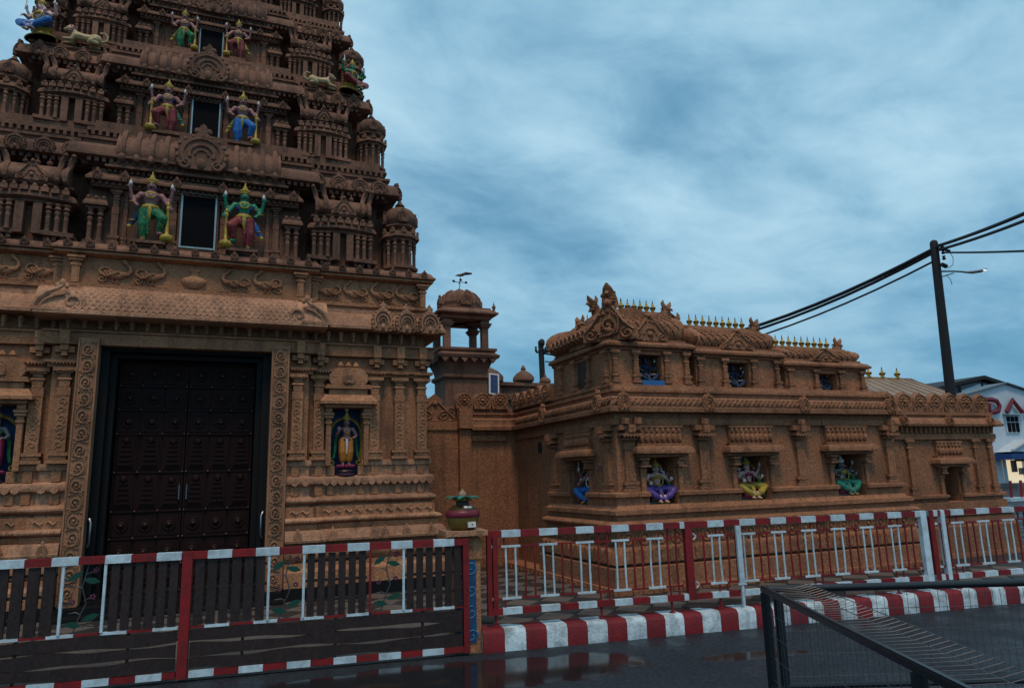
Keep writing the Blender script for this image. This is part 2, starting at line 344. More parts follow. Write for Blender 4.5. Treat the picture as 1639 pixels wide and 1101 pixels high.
def orn_finial(m, name='finial', n=8):
    b = MB(); b.lathe([(.30, 0), (.30, .06), (.16, .10), (.34, .24), (.40, .34), (.30, .46), (.10, .54), (.20, .60), (.10, .68), (.06, .80), (.01, 1.0)], n)
    return b.mesh(name, m, 50)
def orn_colonnette(m, name='colonnette'):
    b = MB()   # unit height, radius about .09
    b.lathe([(.115, 0), (.115, .05), (.085, .07), (.085, .44), (.095, .46), (.095, .50), (.080, .52), (.075, .60), (.11, .66), (.115, .70), (.07, .74), (.07, .77), (.13, .81), (.13, .84), (.09, .88), (.09, .93), (.12, .96), (.12, 1.0)], 8)
    return b.mesh(name, m, 40)
def orn_pilaster(m, h, w, d, name='pilaster', carved=True):
    """square wall pilaster: moulded foot, shaft, pot capital, plate"""
    b = MB(); W = w/2
    def blk(z0, z1, k, t=0.0): b.box(-W*k, W*k, -d*(.55+.45*k), .02, z0, z1, t, t)
    blk(0, .045, 1.65); blk(.052, .085, 1.25); blk(.092, .135, 1.6)
    blk(.14, h-.36, 1.0)
    blk(h-.36, h-.35, 1.12); blk(h-.345, h-.25, 1.06); blk(h-.245, h-.20, .8); blk(h-.20, h-.155, .85, 0); blk(h-.15, h-.115, 1.15, .02)
    blk(h-.11, h-.075, .8); blk(h-.07, h-.05, 1.25); blk(h-.045, h, 1.75)
    if carved:
        n = int((h-.5)/(w*.75)); dz = (h-.54)/max(n, 1)
        for i in range(n):
            z = .17+dz*(i+.5); s_ = 1 if i % 2 else -1
            b.tube([(s_*x, y, z_) for x, y, z_ in spiral(0, z, W*.72, W*.15, rad(-60), 1.1, 9, -d-.004)], W*.16, 4, .6)
    return b.mesh(name, m, 40)
def orn_scroll(m, name='scroll_carving'):
    b = MB()   # 1 wide, 1 high: a curling vine with leaves
    b.tube(spiral(0, .46, .40, .06, rad(-100), 1.5, 22, -.02), [.075-.03*i/22 for i in range(23)], 5, .7)
    b.tube([(-.42, -.01, 0), (-.2, -.02, .06), (.1, -.02, .05), (.38, -.02, .16), (.46, -.02, .40), (.44, -.01, .8), (.2, -.01, 1.0)], .045, 5, .7)
    b.ell((0, -.03, .46), (.10, .06, .10), 6, 5)
    for a in range(7):
        t = rad(20+a*48); b.ell((.27*math.cos(t), -.015, .46+.27*math.sin(t)), (.06, .04, .06), 5, 4)
    for x, z in ((-.38, .92), (.40, .92), (-.42, .12), (-.2, .95)): b.ell((x, -.01, z), (.09, .04, .07), 5, 4)
    return b.mesh(name, m, 50)
def orn_swan(m, name='swan_relief'):
    b = MB()   # facing -X, 1 wide, 0.95 high
    b.ell((.0, 0, .36), (.27, .085, .17), 10, 6)
    b.tube([(-.16, -.03, .40), (-.30, -.04, .42), (-.38, -.04, .55), (-.34, -.04, .70), (-.24, -.04, .80), (-.16, -.04, .86)], [.10, .075, .055, .05, .05, .055], 6, .7)
    b.ell((-.18, -.05, .88), (.075, .05, .06), 6, 5); b.tube([(-.24, -.04, .89), (-.33, -.04, .84)], [.035, .01], 4)
    b.tube(spiral(.32, .45, .20, .05, rad(200), -1.3, 16, -.03), .045, 5, .7)
    b.tube(spiral(.38, .20, .13, .03, rad(120), 1.2, 12, -.02), .035, 5, .7)
    for k in range(4): b.tube([(-.08+.08*k, -.07, .47-.05*k), (.06+.08*k, -.085, .44-.05*k), (.22+.06*k, -.05, .52-.02*k)], [.05, .04, .015], 5, .8)
    for x in (-.03, .09): b.tube([(x, -.03, .22), (x+.01, -.03, .10), (x-.08, -.03, .07)], .022, 4)
    b.tube([(-.45, -.01, .04), (0, -.02, .02), (.45, -.01, .04)], .03, 4, .7)
    return b.mesh(name, m, 50)
def orn_rosette(m, name='lotus_merlon', pointed=False):
    b = MB()   # unit width, 1.05 high
    if pointed: out = mirror_out([(.46, 0), (.50, .30), (.46, .62), (.28, .86), (.10, 1.0), (0, 1.08)])
    else: out = mirror_out([(.46, 0), (.50, .25), (.50, .55), (.43, .80), (.27, .97), (0, 1.04)])
    b.prism(out, -.14, .14)
    b.tube(arcpts(0, .54, .40, rad(-60), rad(240), 18, -.15), .05, 5, .7)
    for k in range(8):
        t = 2*PI*k/8; b.ell((.22*math.cos(t), -.15, .54+.22*math.sin(t)), (.085, .05, .085), 6, 5)
    b.ell((0, -.16, .54), (.12, .09, .12), 8, 6)
    for s_ in (-1, 1): b.tube([(s_*x, y, z) for x, y, z in spiral(.30, .10, .12, .03, rad(90), 1.1, 9, -.15)], .035, 4, .7)
    return b.mesh(name, m, 50)
def orn_horn(m, name='gable_horn'):
    """curled roof-end gable (side plate of a barrel roof), unit width across and unit high, rising to an animal-head crest"""
    b = MB()
    out = [(-.30, 0), (.30, 0), (.52, .14), (.58, .36), (.48, .60), (.26, .80), (.10, .92), (.16, 1.04), (.24, 1.18), (.10, 1.14), (.06, 1.26), (-.04, 1.15), (-.16, 1.26), (-.14, 1.08), (-.12, .92), (-.28, .80), (-.49, .60), (-.58, .36), (-.52, .14)]
    b.prism(out, -.09, .09)
    for y in (-.09, .09):
        b.tube(arcpts(0, .36, .47, rad(-40), rad(220), 16, y), .06, 5, .7); b.tube(arcpts(0, .34, .28, rad(-20), rad(200), 12, y), .045, 5, .7)
        b.ell((0, y, .22), (.12, .06, .16), 6, 5)
        for s_ in (-1, 1): b.tube([(s_*x, y_, z) for x, y_, z in spiral(.36, .12, .14, .03, rad(90), 1.1, 9, y)], .035, 4, .7)
    b.ell((0, 0, .98), (.13, .14, .12), 8, 6)
    return b.mesh(name, m, 50)
def orn_nasi(m, name='gable_relief'):
    """broad triangular carved gable panel, 1 wide, .85 high"""
    b = MB()
    out = mirror_out([(.50, 0), (.50, .16), (.40, .26), (.30, .34), (.22, .50), (.12, .66), (.05, .78), (.08, .84), (0, .92)])
    b.prism(out, -.07, .05)
    b.tube(arcpts(0, .24, .17, rad(-10), rad(190), 10, -.08), .035, 5, .8); b.ell((0, -.09, .22), (.08, .05, .10), 6, 5)
    for s_ in (-1, 1):
        b.tube([(s_*x, y, z) for x, y, z in spiral(.34, .13, .13, .03, rad(100), 1.3, 12, -.08)], .032, 4, .8)
        b.tube([(s_*.46, -.07, .20), (s_*.30, -.09, .36), (s_*.20, -.09, .52), (s_*.08, -.08, .74)], .03, 4, .8)
    for k in range(9):
        t = rad(20+k*17.5); b.ell((.32*math.cos(t), -.06, .22+.42*math.sin(t)), (.05, .04, .06), 5, 4)
    b.ell((0, -.08, .82), (.07, .06, .09), 6, 5)
    return b.mesh(name, m, 50)
def orn_ear(m, name='ridge_horn'):
    b = MB()   # pair of curling prongs rising from a ridge end, leaning to +X
    b.tube([(0, 0, -.05), (.02, 0, .08), (.06, 0, .17), (.13, 0, .24), (.16, 0, .31)], [.07, .062, .05, .035, .008], 6, 1.6)
    b.tube([(.03, -.02, .10), (.0, -.03, .20), (-.03, -.03, .27), (-.01, -.03, .33)], [.045, .04, .03, .008], 6)
    b.ell((.05, -.02, .14), (.06, .09, .06), 8, 6); b.tube([(.10, 0, .12), (.17, 0, .16), (.20, 0, .13)], [.035, .03, .008], 5)
    for k in range(4): b.ell((.09-.02*k, .0, .03+.05*k), (.035, .10, .03), 6, 5)
    return b.mesh(name, m, 50)
def orn_crest(m, name='crest_panel'):
    b = MB()
    out = mirror_out([(.50, 0), (.50, .42), (.44, .52), (.38, .46), (.30, .54), (.22, .50), (.18, .62), (.20, .72), (.10, .82), (0, .94)])
    b.prism(out, -.06, .06)
    for s_ in (-1, 1):
        b.tube([(s_*x, y, z) for x, y, z in spiral(.22, .18, .17, .03, rad(60), 1.4, 14, -.07)], .03, 4, .8)
        b.tube([(s_*x, y, z) for x, y, z in spiral(.40, .38, .09, .02, rad(30), 1.2, 9, -.07)], .022, 4, .8)
        b.tube([(s_*.48, -.07, .08), (s_*.25, -.07, .40), (s_*.06, -.07, .66)], .028, 4, .8)
    b.ell((0, -.07, .60), (.07, .05, .10), 6, 5); b.tube([(-.5, -.06, .03), (.5, -.06, .03)], .03, 4)
    return b.mesh(name, m, 50)
def barrel_profile(h, d, bul=.10):
    """roof cross-section [(y,z)] from front foot over the ridge to the back foot"""
    half = [(0.0, 0.0), (-bul*.6, h*.08), (-bul, h*.22), (-bul*.95, h*.40), (-bul*.35, h*.60), (d*.10, h*.76), (d*.24, h*.90), (d*.38, h*.97), (d*.5, h)]
    return half+[(d-y, z) for y, z in reversed(half[:-1])]
def smooth_at(prof, t):
    """point at arclength fraction t of a polyline"""
    P = np.array(prof); s_ = np.r_[0, np.cumsum(np.hypot(*np.diff(P, axis=0).T))]; x = t*s_[-1]
    return np.interp(x, s_, P[:, 0]), np.interp(x, s_, P[:, 1])
def barrel(b, x0, x1, z0, h, d, bul=.1, yc=0.0, n=2):
    pr = barrel_profile(h, d, bul); k = len(pr)
    v = [(x, yc+y, z0+z) for x in (x0, x1) for y, z in pr]
    f = [(j, k+j, k+j+1, j+1) for j in range(k-1)]+[tuple(range(k)), tuple(range(2*k-1, k-1, -1))]
    b.raw(v, f)
def lattice(b, fn, nu, nv, slope, r=.006, seg=8, both=True):
    """diamond ribs over the surface fn(u,v)->point, u,v in 0..1"""
    for sgn in ((1, -1) if both else (1,)):
        for i in range(-int(slope*nu)-1, nu+int(slope*nu)+2):
            pts = []
            for j in range(seg+1):
                v_ = j/seg; u_ = (i/nu)+sgn*(v_-.5)*slope
                if 0 <= u_ <= 1: pts.append(fn(u_, v_))
            if len(pts) >= 2: b.tube(pts, r, 3)

O_kudu = orn_kudu('stone_pale'); O_kuduT = orn_kudu('stone_tower', 'kudu_arch_upper'); O_kuduA = orn_kudu('stone_annex', 'kudu_arch_annex')
O_fin = orn_finial('stone_tower'); O_col = orn_colonnette('stone_tower')
O_swan = orn_swan('stone'); O_scroll = orn_scroll('stone_carved')
O_ros = orn_rosette('stone_annex'); O_rosP = orn_rosette('stone_annex', 'pointed_merlon', True)
O_hornT = orn_horn('stone_tower'); O_hornA = orn_horn('stone_annex', 'gable_horn_annex')
O_ear = orn_ear('stone_annex'); O_nasi = orn_nasi('stone_annex'); O_nasiT = orn_nasi('stone_tower', 'gable_relief_upper'); O_crest = orn_crest('stone_annex')

# ------------------------------------------------------------------ ground
ROAD_A, ROAD_M, ROAD_X0 = 7.05, -0.115, 2.365
def road_y(x): return ROAD_A+ROAD_M*(x-ROAD_X0)
def flat(poly, z): b = MB(); b.raw([(x, y, z) for x, y in poly], [tuple(range(len(poly)))]); return b
tag(part('ground', flat([(-400, -300), (700, -300), (700, 600), (-400, 600)], 0.0), 'asphalt'), kind='structure')
def road_pt(x, off=0.0, z=0.0):
    """point on the roadside line at world x, off metres behind it"""
    k = 1/math.hypot(1, ROAD_M); return (x-ROAD_M*k*off, road_y(x)+k*off, z)
b = MB(); A0 = road_pt(2.45, .10); A1 = road_pt(13.6, .10)
top = [(A0[0], A0[1]), (A1[0], A1[1]), (16, 40), (-14, 40), (-14, 8.9), (2.45, 8.15)]
b.raw([(x, y, .2) for x, y in top]+[(x, y, -.05) for x, y in top], [(0, 1, 2, 3, 4, 5)]+[((i+1) % 6, i, i+6, (i+1) % 6+6) for i in range(6)])
forecourt = tag(part('pavement', b, 'paving_dark'), kind='structure')
b = MB(); P0 = road_pt(-9, .02, .004); P1 = road_pt(2.42, .02, .004)
b.raw([P0, P1, (2.42, 8.16, .2), (-9, 8.86, .2)], [(0, 1, 2, 3)])
tag(part('driveway_apron', b, 'concrete'), kind='structure')
# paving tiles on the forecourt (diamond-laid, dark and grey)
tile = {}
for k, m_ in (('d', 'paving_dark'), ('g', 'paving_grey')):
    tb = MB(); tb.box(-.168, .168, -.168, .168, 0, .012, .004, .004); tile[k] = tb.mesh('paving_tile', m_)
def in_forecourt(x, y):
    if y < road_y(x)+.36 and x > 2.3: return False
    if x <= 2.6: return -3.4 < x and 8.55 < y < 10.0
    if x < 4.55: return y < 11.7
    return y < 8.05 and x < 11.2
n_t = 0
for i in range(-40, 60):
    for j in range(-10, 70):
        x = (i+j)*.2449; y = 6.4+(j-i)*.2449
        if in_forecourt(x, y):
            link('paving_tile', tile['d' if (i+j) % 2 else 'g'], forecourt, Vector((x, y, .2+.0015))-world_of(forecourt), (0, 0, PI/4)); n_t += 1
# standing water in the low spots of the road: soft-edged wet areas of the asphalt itself
def wet_asphalt():
    m = MATS['asphalt']; t = m.node_tree; bs = t.nodes['Principled BSDF']; N = t.nodes.new; K = t.links.new
    geo = N('ShaderNodeNewGeometry'); nz = N('ShaderNodeTexNoise'); nz.inputs['Scale'].default_value = 1.7; nz.inputs['Detail'].default_value = 6; K(geo.outputs['Position'], nz.inputs['Vector'])
    mask = None
    for (cx_, cy_, rx, ry, ro) in ((2.0, 6.36, 1.85, .56, -.10), (-1.2, 6.35, 1.7, .5, -.1), (4.75, 5.75, .55, .14, -.2)):
        mp = N('ShaderNodeMapping'); mp.vector_type = 'TEXTURE'; mp.inputs['Location'].default_value = (cx_, cy_, 0); mp.inputs['Rotation'].default_value = (0, 0, ro); mp.inputs['Scale'].default_value = (rx, ry, 1); K(geo.outputs['Position'], mp.inputs[0])
        ln = N('ShaderNodeVectorMath'); ln.operation = 'LENGTH'; K(mp.outputs[0], ln.inputs[0])
        ad = N('ShaderNodeMath'); ad.operation = 'MULTIPLY_ADD'; K(nz.outputs['Fac'], ad.inputs[0]); ad.inputs[1].default_value = -1.0; K(ln.outputs['Value'], ad.inputs[2])
        mr = N('ShaderNodeMapRange'); mr.interpolation_type = 'SMOOTHSTEP'; mr.inputs[1].default_value = .56; mr.inputs[2].default_value = .38; mr.inputs[3].default_value = 0; mr.inputs[4].default_value = 1; K(ad.outputs[0], mr.inputs[0])
        if mask is None: mask = mr.outputs[0]
        else: mx_ = N('ShaderNodeMath'); mx_.operation = 'MAXIMUM'; K(mask, mx_.inputs[0]); K(mr.outputs[0], mx_.inputs[1]); mask = mx_.outputs[0]
    def blend(sock, wet):
        src = bs.inputs[sock].links[0].from_socket; mx_ = N('ShaderNodeMix'); mx_.data_type = 'FLOAT'; K(mask, mx_.inputs[0]); K(src, mx_.inputs[2]); mx_.inputs[3].default_value = wet; K(mx_.outputs[0], bs.inputs[sock])
    blend('Roughness', .11)
    src = bs.inputs['Base Color'].links[0].from_socket; mc = N('ShaderNodeMixRGB'); K(mask, mc.inputs[0]); K(src, mc.inputs[1]); mc.inputs[2].default_value = (.011, .012, .014, 1); K(mc.outputs[0], bs.inputs['Base Color'])
    bp_ = [n for n in t.nodes if n.type == 'BUMP'][0]; iv = N('ShaderNodeMapRange'); iv.inputs[3].default_value = 1.0; iv.inputs[4].default_value = .03; K(mask, iv.inputs[0]); K(iv.outputs[0], bp_.inputs['Strength'])
wet_asphalt()
# kerb of painted blocks
kerb = MB(); q0 = road_pt(2.47, .02, .0); q1 = road_pt(13.6, .02, .0)
kerb.sweep([(q0[0], q0[1]), (q1[0], q1[1])], [(-.012, 0), (-.012, .196)], .20)
kerb = tag(part('kerb', kerb, 'kerb_white'), kind='structure')
ang = math.atan(ROAD_M); kb = {}
for k, m_ in (('r', 'kerb_red'), ('w', 'kerb_white')):
    tb = MB()
    tb.sweep([(-.1105, 0), (.1105, 0)], [(0, .0), (.0, .17), (-.025, .205), (-.045, .212)], .26); kb[k] = tb.mesh('kerb_block', m_)
x = 2.47; i = 0
while x < 13.3:
    w = road_pt(x+.11, 0, 0); put('kerb_block', kb['r' if i % 2 == 0 else 'w'], kerb, w, (0, 0, ang+rng.normal(0, .006)), (1, 1+rng.normal(0, .02), 1+rng.normal(0, .012)))
    x += .222*math.cos(ang); i += 1
# ------------------------------------------------------------------ gateway tower
XC, YW, ZF = -0.5, 10.42, 0.2
def mxx(x): return 2*XC-x
gate = thing('gateway_tower', 'tall tan carved stone gateway tower with dark double doors and coloured statues', 'temple tower', (XC, YW, ZF))
WR = 2.80; SB = 1.06; YB = 10.30      # half plan: wall edge, centre-bay break, centre-bay plane
JR = .785                              # outer edge of the door jamb
pathR = [(JR, YB), (SB, YB), (SB, YW), (WR, YW), (WR, 13.6)]
pathL = [(mxx(x), y) for x, y in reversed(pathR)]
pathA = pathL[:-1]+pathR[1:]
def both(name, prof, m, depth=.25, parent=gate):
    for p in (pathR, pathL): part(name, MB().sweep(p, prof, depth), m, parent)
def rnd(o0, o1, z0, z1, n=5):
    """half-round bulge between z0 and z1 standing out to o1"""
    return [(o0+(o1-o0)*math.sin(PI*i/n)**.7, z0+(z1-z0)*i/n) for i in range(n+1)]
both('granite_footing', [(.30, .2), (.30, .355)], 'granite')
both('plinth_course', [(.27, .36), (.27, .55), (.23, .60), (.23, .66)], 'stone')
both('plinth_moulding', [(.15, .66), (.20, .70), (.22, .76), (.20, .83), (.13, .86), (.13, .92)], 'stone')
both('kapota_course', [(.13, .92), (.25, .925), (.255, .955), (.24, .965), (.225, 1.02), (.19, 1.075), (.12, 1.085)], 'stone_pale')
both('fillet_course', [(.135, 1.085), (.145, 1.10), (.145, 1.155)], 'stone')
both('rope_course', rnd(.12, .19, 1.155, 1.245), 'stone_pale')
both('relief_band', [(.10, 1.245), (.10, 1.385)], 'stone')
both('torus_course', [(.04, 1.385), (.04, 1.415)]+rnd(.07, .125, 1.418, 1.515)+[(.04, 1.53), (.04, 1.67)], 'stone_pale')
both('leaf_course', [(.04, 1.67), (.085, 1.69), (.10, 1.73), (.09, 1.775), (.06, 1.79), (.03, 1.80)], 'stone_pale', .34)
NR = (1.395, 1.835)
def both_cut(name, prof, m, depth=.34):
    for p in ([(JR, YB), (SB, YB), (SB, YW), (NR[0], YW)], [(NR[1], YW), (WR, YW), (WR, 13.6)]):
        part(name, MB().sweep(p, prof, depth), m, gate); part(name, MB().sweep([(mxx(x), y) for x, y in reversed(p)], prof, depth), m, gate)
both_cut('ledge_course', [(.03, 1.80), (.03, 1.93), (.055, 1.94), (.06, 1.98), (.05, 2.015), (0, 2.02)], 'stone_pale')
both_cut('wall', [(0, 2.02), (0, 2.755)], 'stone'); both('wall', [(0, 2.755), (0, 3.50)], 'stone', .34)
wallpath = [(JR, YB+.02), (WR-.06, YW+.06)]
# repeated carved pieces on the base courses
mk = MB(); mk.tube([(-.05, 0, .0), (-.025, -.012, .022), (0, -.012, 0), (.025, -.012, -.02), (.05, 0, .004)], .011, 4); M_wave = mk.mesh('wave_relief', 'stone_pale')
mk = MB(); mk.ell((0, 0, 0), (.033, .025, .026), 6, 5); M_bead = mk.mesh('rope_bead', 'stone_pale')
mk = MB(); mk.prism([(-.05, .0), (-.035, -.035), (0, -.055), (.035, -.035), (.05, 0)][::1], -.02, .02); M_leaf = mk.mesh('leaf_tongue', 'stone_pale')
mk = MB(); mk.box(-.05, .05, -.035, .02, 0, .135); M_blk = mk.mesh('base_block', 'stone')
for side in (1, -1):
    def X(x): return x if side == 1 else mxx(x)
    for bay, (xa, xb, yy) in enumerate(((JR+.05, SB+.05, YB), (SB+.22, WR+.08, YW))):
        n = max(1, int((xb-xa)/.135))
        for i in range(n): put('wave_relief', M_wave, gate, (X(xa+(i+.5)*(xb-xa)/n), yy-.102, 1.315))
        n = max(1, int((xb-xa)/.062))
        for i in range(n): put('rope_bead', M_bead, gate, (X(xa+(i+.5)*(xb-xa)/n), yy-.178, 1.205))
        n = max(1, int((xb-xa)/.10))
        for i in range(n): put('leaf_tongue', M_leaf, gate, (X(xa+(i+.5)*(xb-xa)/n), yy-.088, 1.715))
        for z in (1.533, 1.80):
            for x in ((JR+.12,) if bay == 0 else (1.23, 1.40, 1.83, 2.02, 2.37, 2.70)): put('base_block', M_blk, gate, (X(x), yy-.028, z))
        for x in ((JR+.16,) if bay == 0 else (1.18, 1.42, 1.98, 2.14, 2.45, 2.80)): put('kudu_arch', O_kudu, gate, (X(x), yy-.235, .925), (0, 0, 0), (.105, .16, .16))
# pilasters of the wall storey
P_wall = orn_pilaster('stone', 1.19, .145, .09)
for side in (1, -1):
    for x, yy in ((.905, YB), (1.215, YW), (2.005, YW), (2.375, YW), (2.715, YW)):
        put('pilaster', P_wall, gate, ((x if side == 1 else mxx(x)), yy, 2.02))
# entablature
ent = [(0, 3.21), (.05, 3.22), (.05, 3.27), (.09, 3.275), (.09, 3.31), (.02, 3.32), (.02, 3.50)]
both('abacus_band', ent, 'stone')
part('architrave', MB().sweep(pathA, [(.02, 3.505), (.10, 3.51), (.10, 3.665), (.13, 3.67), (.13, 3.69), (-.02, 3.695), (-.02, 3.885)], .2), 'stone', gate)
mk = MB(); mk.box(-.055, .055, -.17, .05, .17, .34); mk.box(-.045, .045, -.15, .05, .10, .165); mk.box(-.11, .11, -.09, .05, .075, .15); mk.box(-.035, .035, -.13, .05, .03, .10, .012, .01); M_brk = mk.mesh('corbel_bracket', 'stone')
mk = MB(); mk.lathe([(.012, 0), (.03, .03), (.02, .06), (.034, .09), (.034, .16)], 6); M_dent = mk.mesh('bud_dentil', 'stone')
mk = MB()
for i in range(7): mk.prism([(-.13+i*.0371, .03), (-.1114+i*.0371, 0), (-.0929+i*.0371, .03)], -.012, .012)
M_tooth = mk.mesh('tooth_trim', 'stone')
for side in (1, -1):
    for x, yy in ((.93, YB), (1.22, YW), (2.03, YW), (2.38, YW), (2.72, YW)):
        xx = x if side == 1 else mxx(x); put('corbel_bracket', M_brk, gate, (xx, yy, 3.33)); put('tooth_trim', M_tooth, gate, (xx, yy-.10, 3.25))
for i in range(36):
    x = -3.72+i*.18; yy = YB if abs(x-XC) < 1.56 else YW
    put('bud_dentil', M_dent, gate, (x, yy-.08, 3.71))
# kapota (big eave): outer bays, then the deeper hood over the door
both('eave', [(-.02, 3.885), (.22, 3.89), (.25, 3.90), (.25, 3.945), (.235, 3.955), (.225, 3.975), (.21, 4.03), (.16, 4.10), (.10, 4.145), (.08, 4.16), (.08, 4.215), (.02, 4.22), (.02, 4.27)], 'stone_pale', .3)
HX = 1.36
hood_prof = [(0, 3.83), (.33, 3.835), (.355, 3.85), (.355, 3.895), (.335, 3.905), (.325, 3.925), (.315, 3.99), (.285, 4.08), (.23, 4.16), (.16, 4.22), (.09, 4.255), (.0, 4.265)]
hp = [(XC-HX-.40, YB), (XC+HX+.40, YB)]
part('door_hood', MB().sweep(hp, hood_prof, .25), 'stone_pale', gate)
lb = MB(); seg = hood_prof[4:11]
def hoodfn(u, v):
    o, z = smooth_at(seg, v); return (XC-HX+u*2*HX, YB-o-.004, z+.004)
lattice(lb, hoodfn, 34, 1, .115, .013, 7)
tag(part('hood_scales', lb, 'stone_pale', gate), kind='stuff')
# carved wave gables ending the hood
gb = MB()
gb.tube(spiral(-.10, .10, .13, .02, rad(-60), -1.3, 20, -.02), .022, 5)
gb.tube([(.30, 0, .02), (.26, -.02, .13), (.16, -.02, .22), (.06, -.01, .27), (0, 0, .33)], [.035, .04, .035, .03, .02], 6)
gb.tube([(.26, 0, .02), (.20, -.02, .11), (.10, -.02, .18), (-.02, -.01, .22)], .025, 5)
gb.ell((.02, 0, .35), (.04, .03, .05), 6, 5); gb.ell((-.03, 0, .31), (.03, .03, .04), 6, 5); gb.ell((.07, 0, .31), (.03, .03, .04), 6, 5)
gb.box(-.05, .33, -.06, .06, -.02, .02)
M_gw = gb.mesh('hood_gable', 'stone_pale', 50)
put('hood_gable', M_gw, gate, (XC+HX+.10, YB-.30, 3.90)); put('hood_gable', M_gw, gate, (XC-HX-.10, YB-.30, 3.90), (0, 0, 0), (-1, 1, 1))
for side in (1, -1):
    for x in (2.07, 2.43, 2.79):
        put('kudu_arch', O_kudu, gate, ((x if side == 1 else mxx(x)), YW-.20, 3.87), (0, 0, 0), (.32, .75, .37))
# swan frieze and its cornice
fr = [(-.05, 4.27), (.06, 4.275), (.06, 4.325), (.0, 4.335), (.0, 4.69), (.06, 4.70), (.10, 4.72), (.10, 4.75)]
part('frieze', MB().sweep(pathA, fr, .4), 'stone', gate)
part('frieze_cornice', MB().sweep(pathA, [(.06, 4.755), (.13, 4.765), (.13, 4.79), (.11, 4.80), (.06, 4.87), (-.05, 4.89)], .5), 'stone_tower', gate)
for x in (1.30, 1.70, 2.10, 2.48): put('swan_relief', O_swan, gate, (x, YW, 4.335), (0, 0, 0), (.40, .55, .38)); put('swan_relief', O_swan, gate, (mxx(x), YW, 4.335), (0, 0, 0), (-.40, .55, .38))
for x in (.02, .44): put('swan_relief', O_swan, gate, (x, YB, 4.335), (0, 0, 0), (.42, .55, .38)); put('swan_relief', O_swan, gate, (mxx(x), YB, 4.335), (0, 0, 0), (-.42, .55, .38))
mk = MB(); mk.lathe([(.06, 0), (.09, .02), (.15, .06), (.165, .10), (.14, .14), (.06, .17), (.05, .22), (.08, .24), (.08, .27)], 12, sy=.45); part('pot_relief', mk.xf(t=(XC, YB, 4.36)), 'stone', gate)
P_fr = orn_pilaster('stone', .36, .085, .05, 'frieze_pilaster', False)
mk = MB()
mk.box(-.045, .045, -.06, 0, 0, .22); mk.box(-.06, .06, -.07, 0, .22, .25); mk.box(-.045, .045, -.06, 0, .25, .28); mk.box(-.08, .08, -.085, 0, .285, .31); mk.box(-.10, .10, -.10, 0, .32, .35)
M_fp = mk.mesh('frieze_pilaster', 'stone')
for side in (1, -1):
    for x, yy in ((.90, YB), (1.12, YW), (2.74, YW)): put('frieze_pilaster', M_fp, gate, ((x if side == 1 else mxx(x)), yy, 4.335))
for x in np.linspace(-3.75, 2.75, 27):
    yy = YB if abs(x-XC) < 1.56 else YW
    put('kudu_arch', O_kuduT, gate, (x, yy-.105, 4.79), (0, 0, 0), (.10, .25, .10))
# door surround: carved jambs, lintel, granite frame, leaves
for side in (1, -1):
    xa, xb = (.545, .775) if side == 1 else (mxx(.775), mxx(.545))
    jb = MB(); jb.box(xa, xb, YB-.16, YB+.3, .33, 3.585); jb.box(xa, xa+.018, YB-.18, YB-.16, .35, 3.57); jb.box(xb-.018, xb, YB-.18, YB-.16, .35, 3.57)
    j = part('door_jamb', jb, 'stone_carved', gate)
    for i in range(15): put('scroll_carving', O_scroll, j, ((xa+xb)/2, YB-.16, .39+i*.211), (0, 0, 0), (.17*(1 if i % 2 else -1), .45, .205))
b = MB(); b.box(mxx(.83), .83, YB-.06, YB+.3, 3.59, 3.70); part('door_lintel', b, 'stone', gate)
fr_ = MB()
for side in (1, -1):
    for (x0, x1, y0) in ((.44, .543, YB+.02), (.365, .438, YB+.14)):
        a_, c_ = (x0, x1) if side == 1 else (mxx(x1), mxx(x0)); fr_.box(a_, c_, y0, YB+.5, .36, 3.585)
fr_.box(mxx(.44), .44, YB+.02, YB+.5, 3.46, 3.585); fr_.box(mxx(.365), .365, YB+.14, YB+.5, 3.39, 3.455)
part('door_frame', fr_, 'granite', gate)
b = MB(); b.box(mxx(.79), .79, YB-.55, YB+.5, .205, .25); b.box(mxx(.79), .79, YB-.28, YB+.5, .25, .325); b.box(mxx(.543), .543, YB-.04, YB+.5, .325, .362); part('threshold_steps', b, 'granite', gate)
YD = YB+.32
part('door_light_block', MB().box(mxx(.54), .54, YD+.09, YD+.14, .30, 3.6), 'granite', gate)  # unseen panel added to block sky light leaking through the door gaps
rows = [(.40, .30, 'boss'), (.74, .30, 'boss'), (1.08, .30, 'boss'), (1.42, .46, 'tall'), (1.92, .46, 'tall'), (2.42, .28, 'boss'), (2.74, .28, 'boss'), (3.06, .28, 'boss')]
mk = MB(); mk.box(-.125, .125, -.02, .02, 0, .28, .012, .0); mk.lathe([(.0, 0), (.09, 0), (.10, .012), (.09, .02), (.06, .03), (.03, .055), (.012, .06)], 12)
def boss_mesh(h):
    mk = MB(); mk.box(-.125, .125, -.012, .0, .01, h-.01)
    s0 = len(mk.v); mk.lathe([(.082, 0), (.086, .008), (.078, .014), (.06, .010), (.045, .018), (.025, .028), (.010, .032)], 12)
    for i in range(s0, len(mk.v)):
        x, y, z = mk.v[i]; mk.v[i] = (x, -.012-z, y+h*.5)
    return mk.mesh('door_panel', 'door_wood')
def tall_mesh(h):
    mk = MB(); mk.box(-.125, .125, -.012, 0, .01, h-.01); mk.box(-.10, .10, -.024, -.012, .04, h-.04)
    for k in range(5): mk.box(-.085+.008*k, .085-.008*k, -.04, -.024, .07+k*.06, .105+k*.06)
    mk.ell((0, -.03, h*.82), (.05, .03, .05), 6, 5)
    return mk.mesh('door_panel', 'door_wood')
PM = {'boss': boss_mesh(.29), 'tall': tall_mesh(.46)}
mk = MB(); mk.ell((0, 0, 0), (.016, .02, .016), 6, 5); M_stud = mk.mesh('door_stud', 'door_brass')
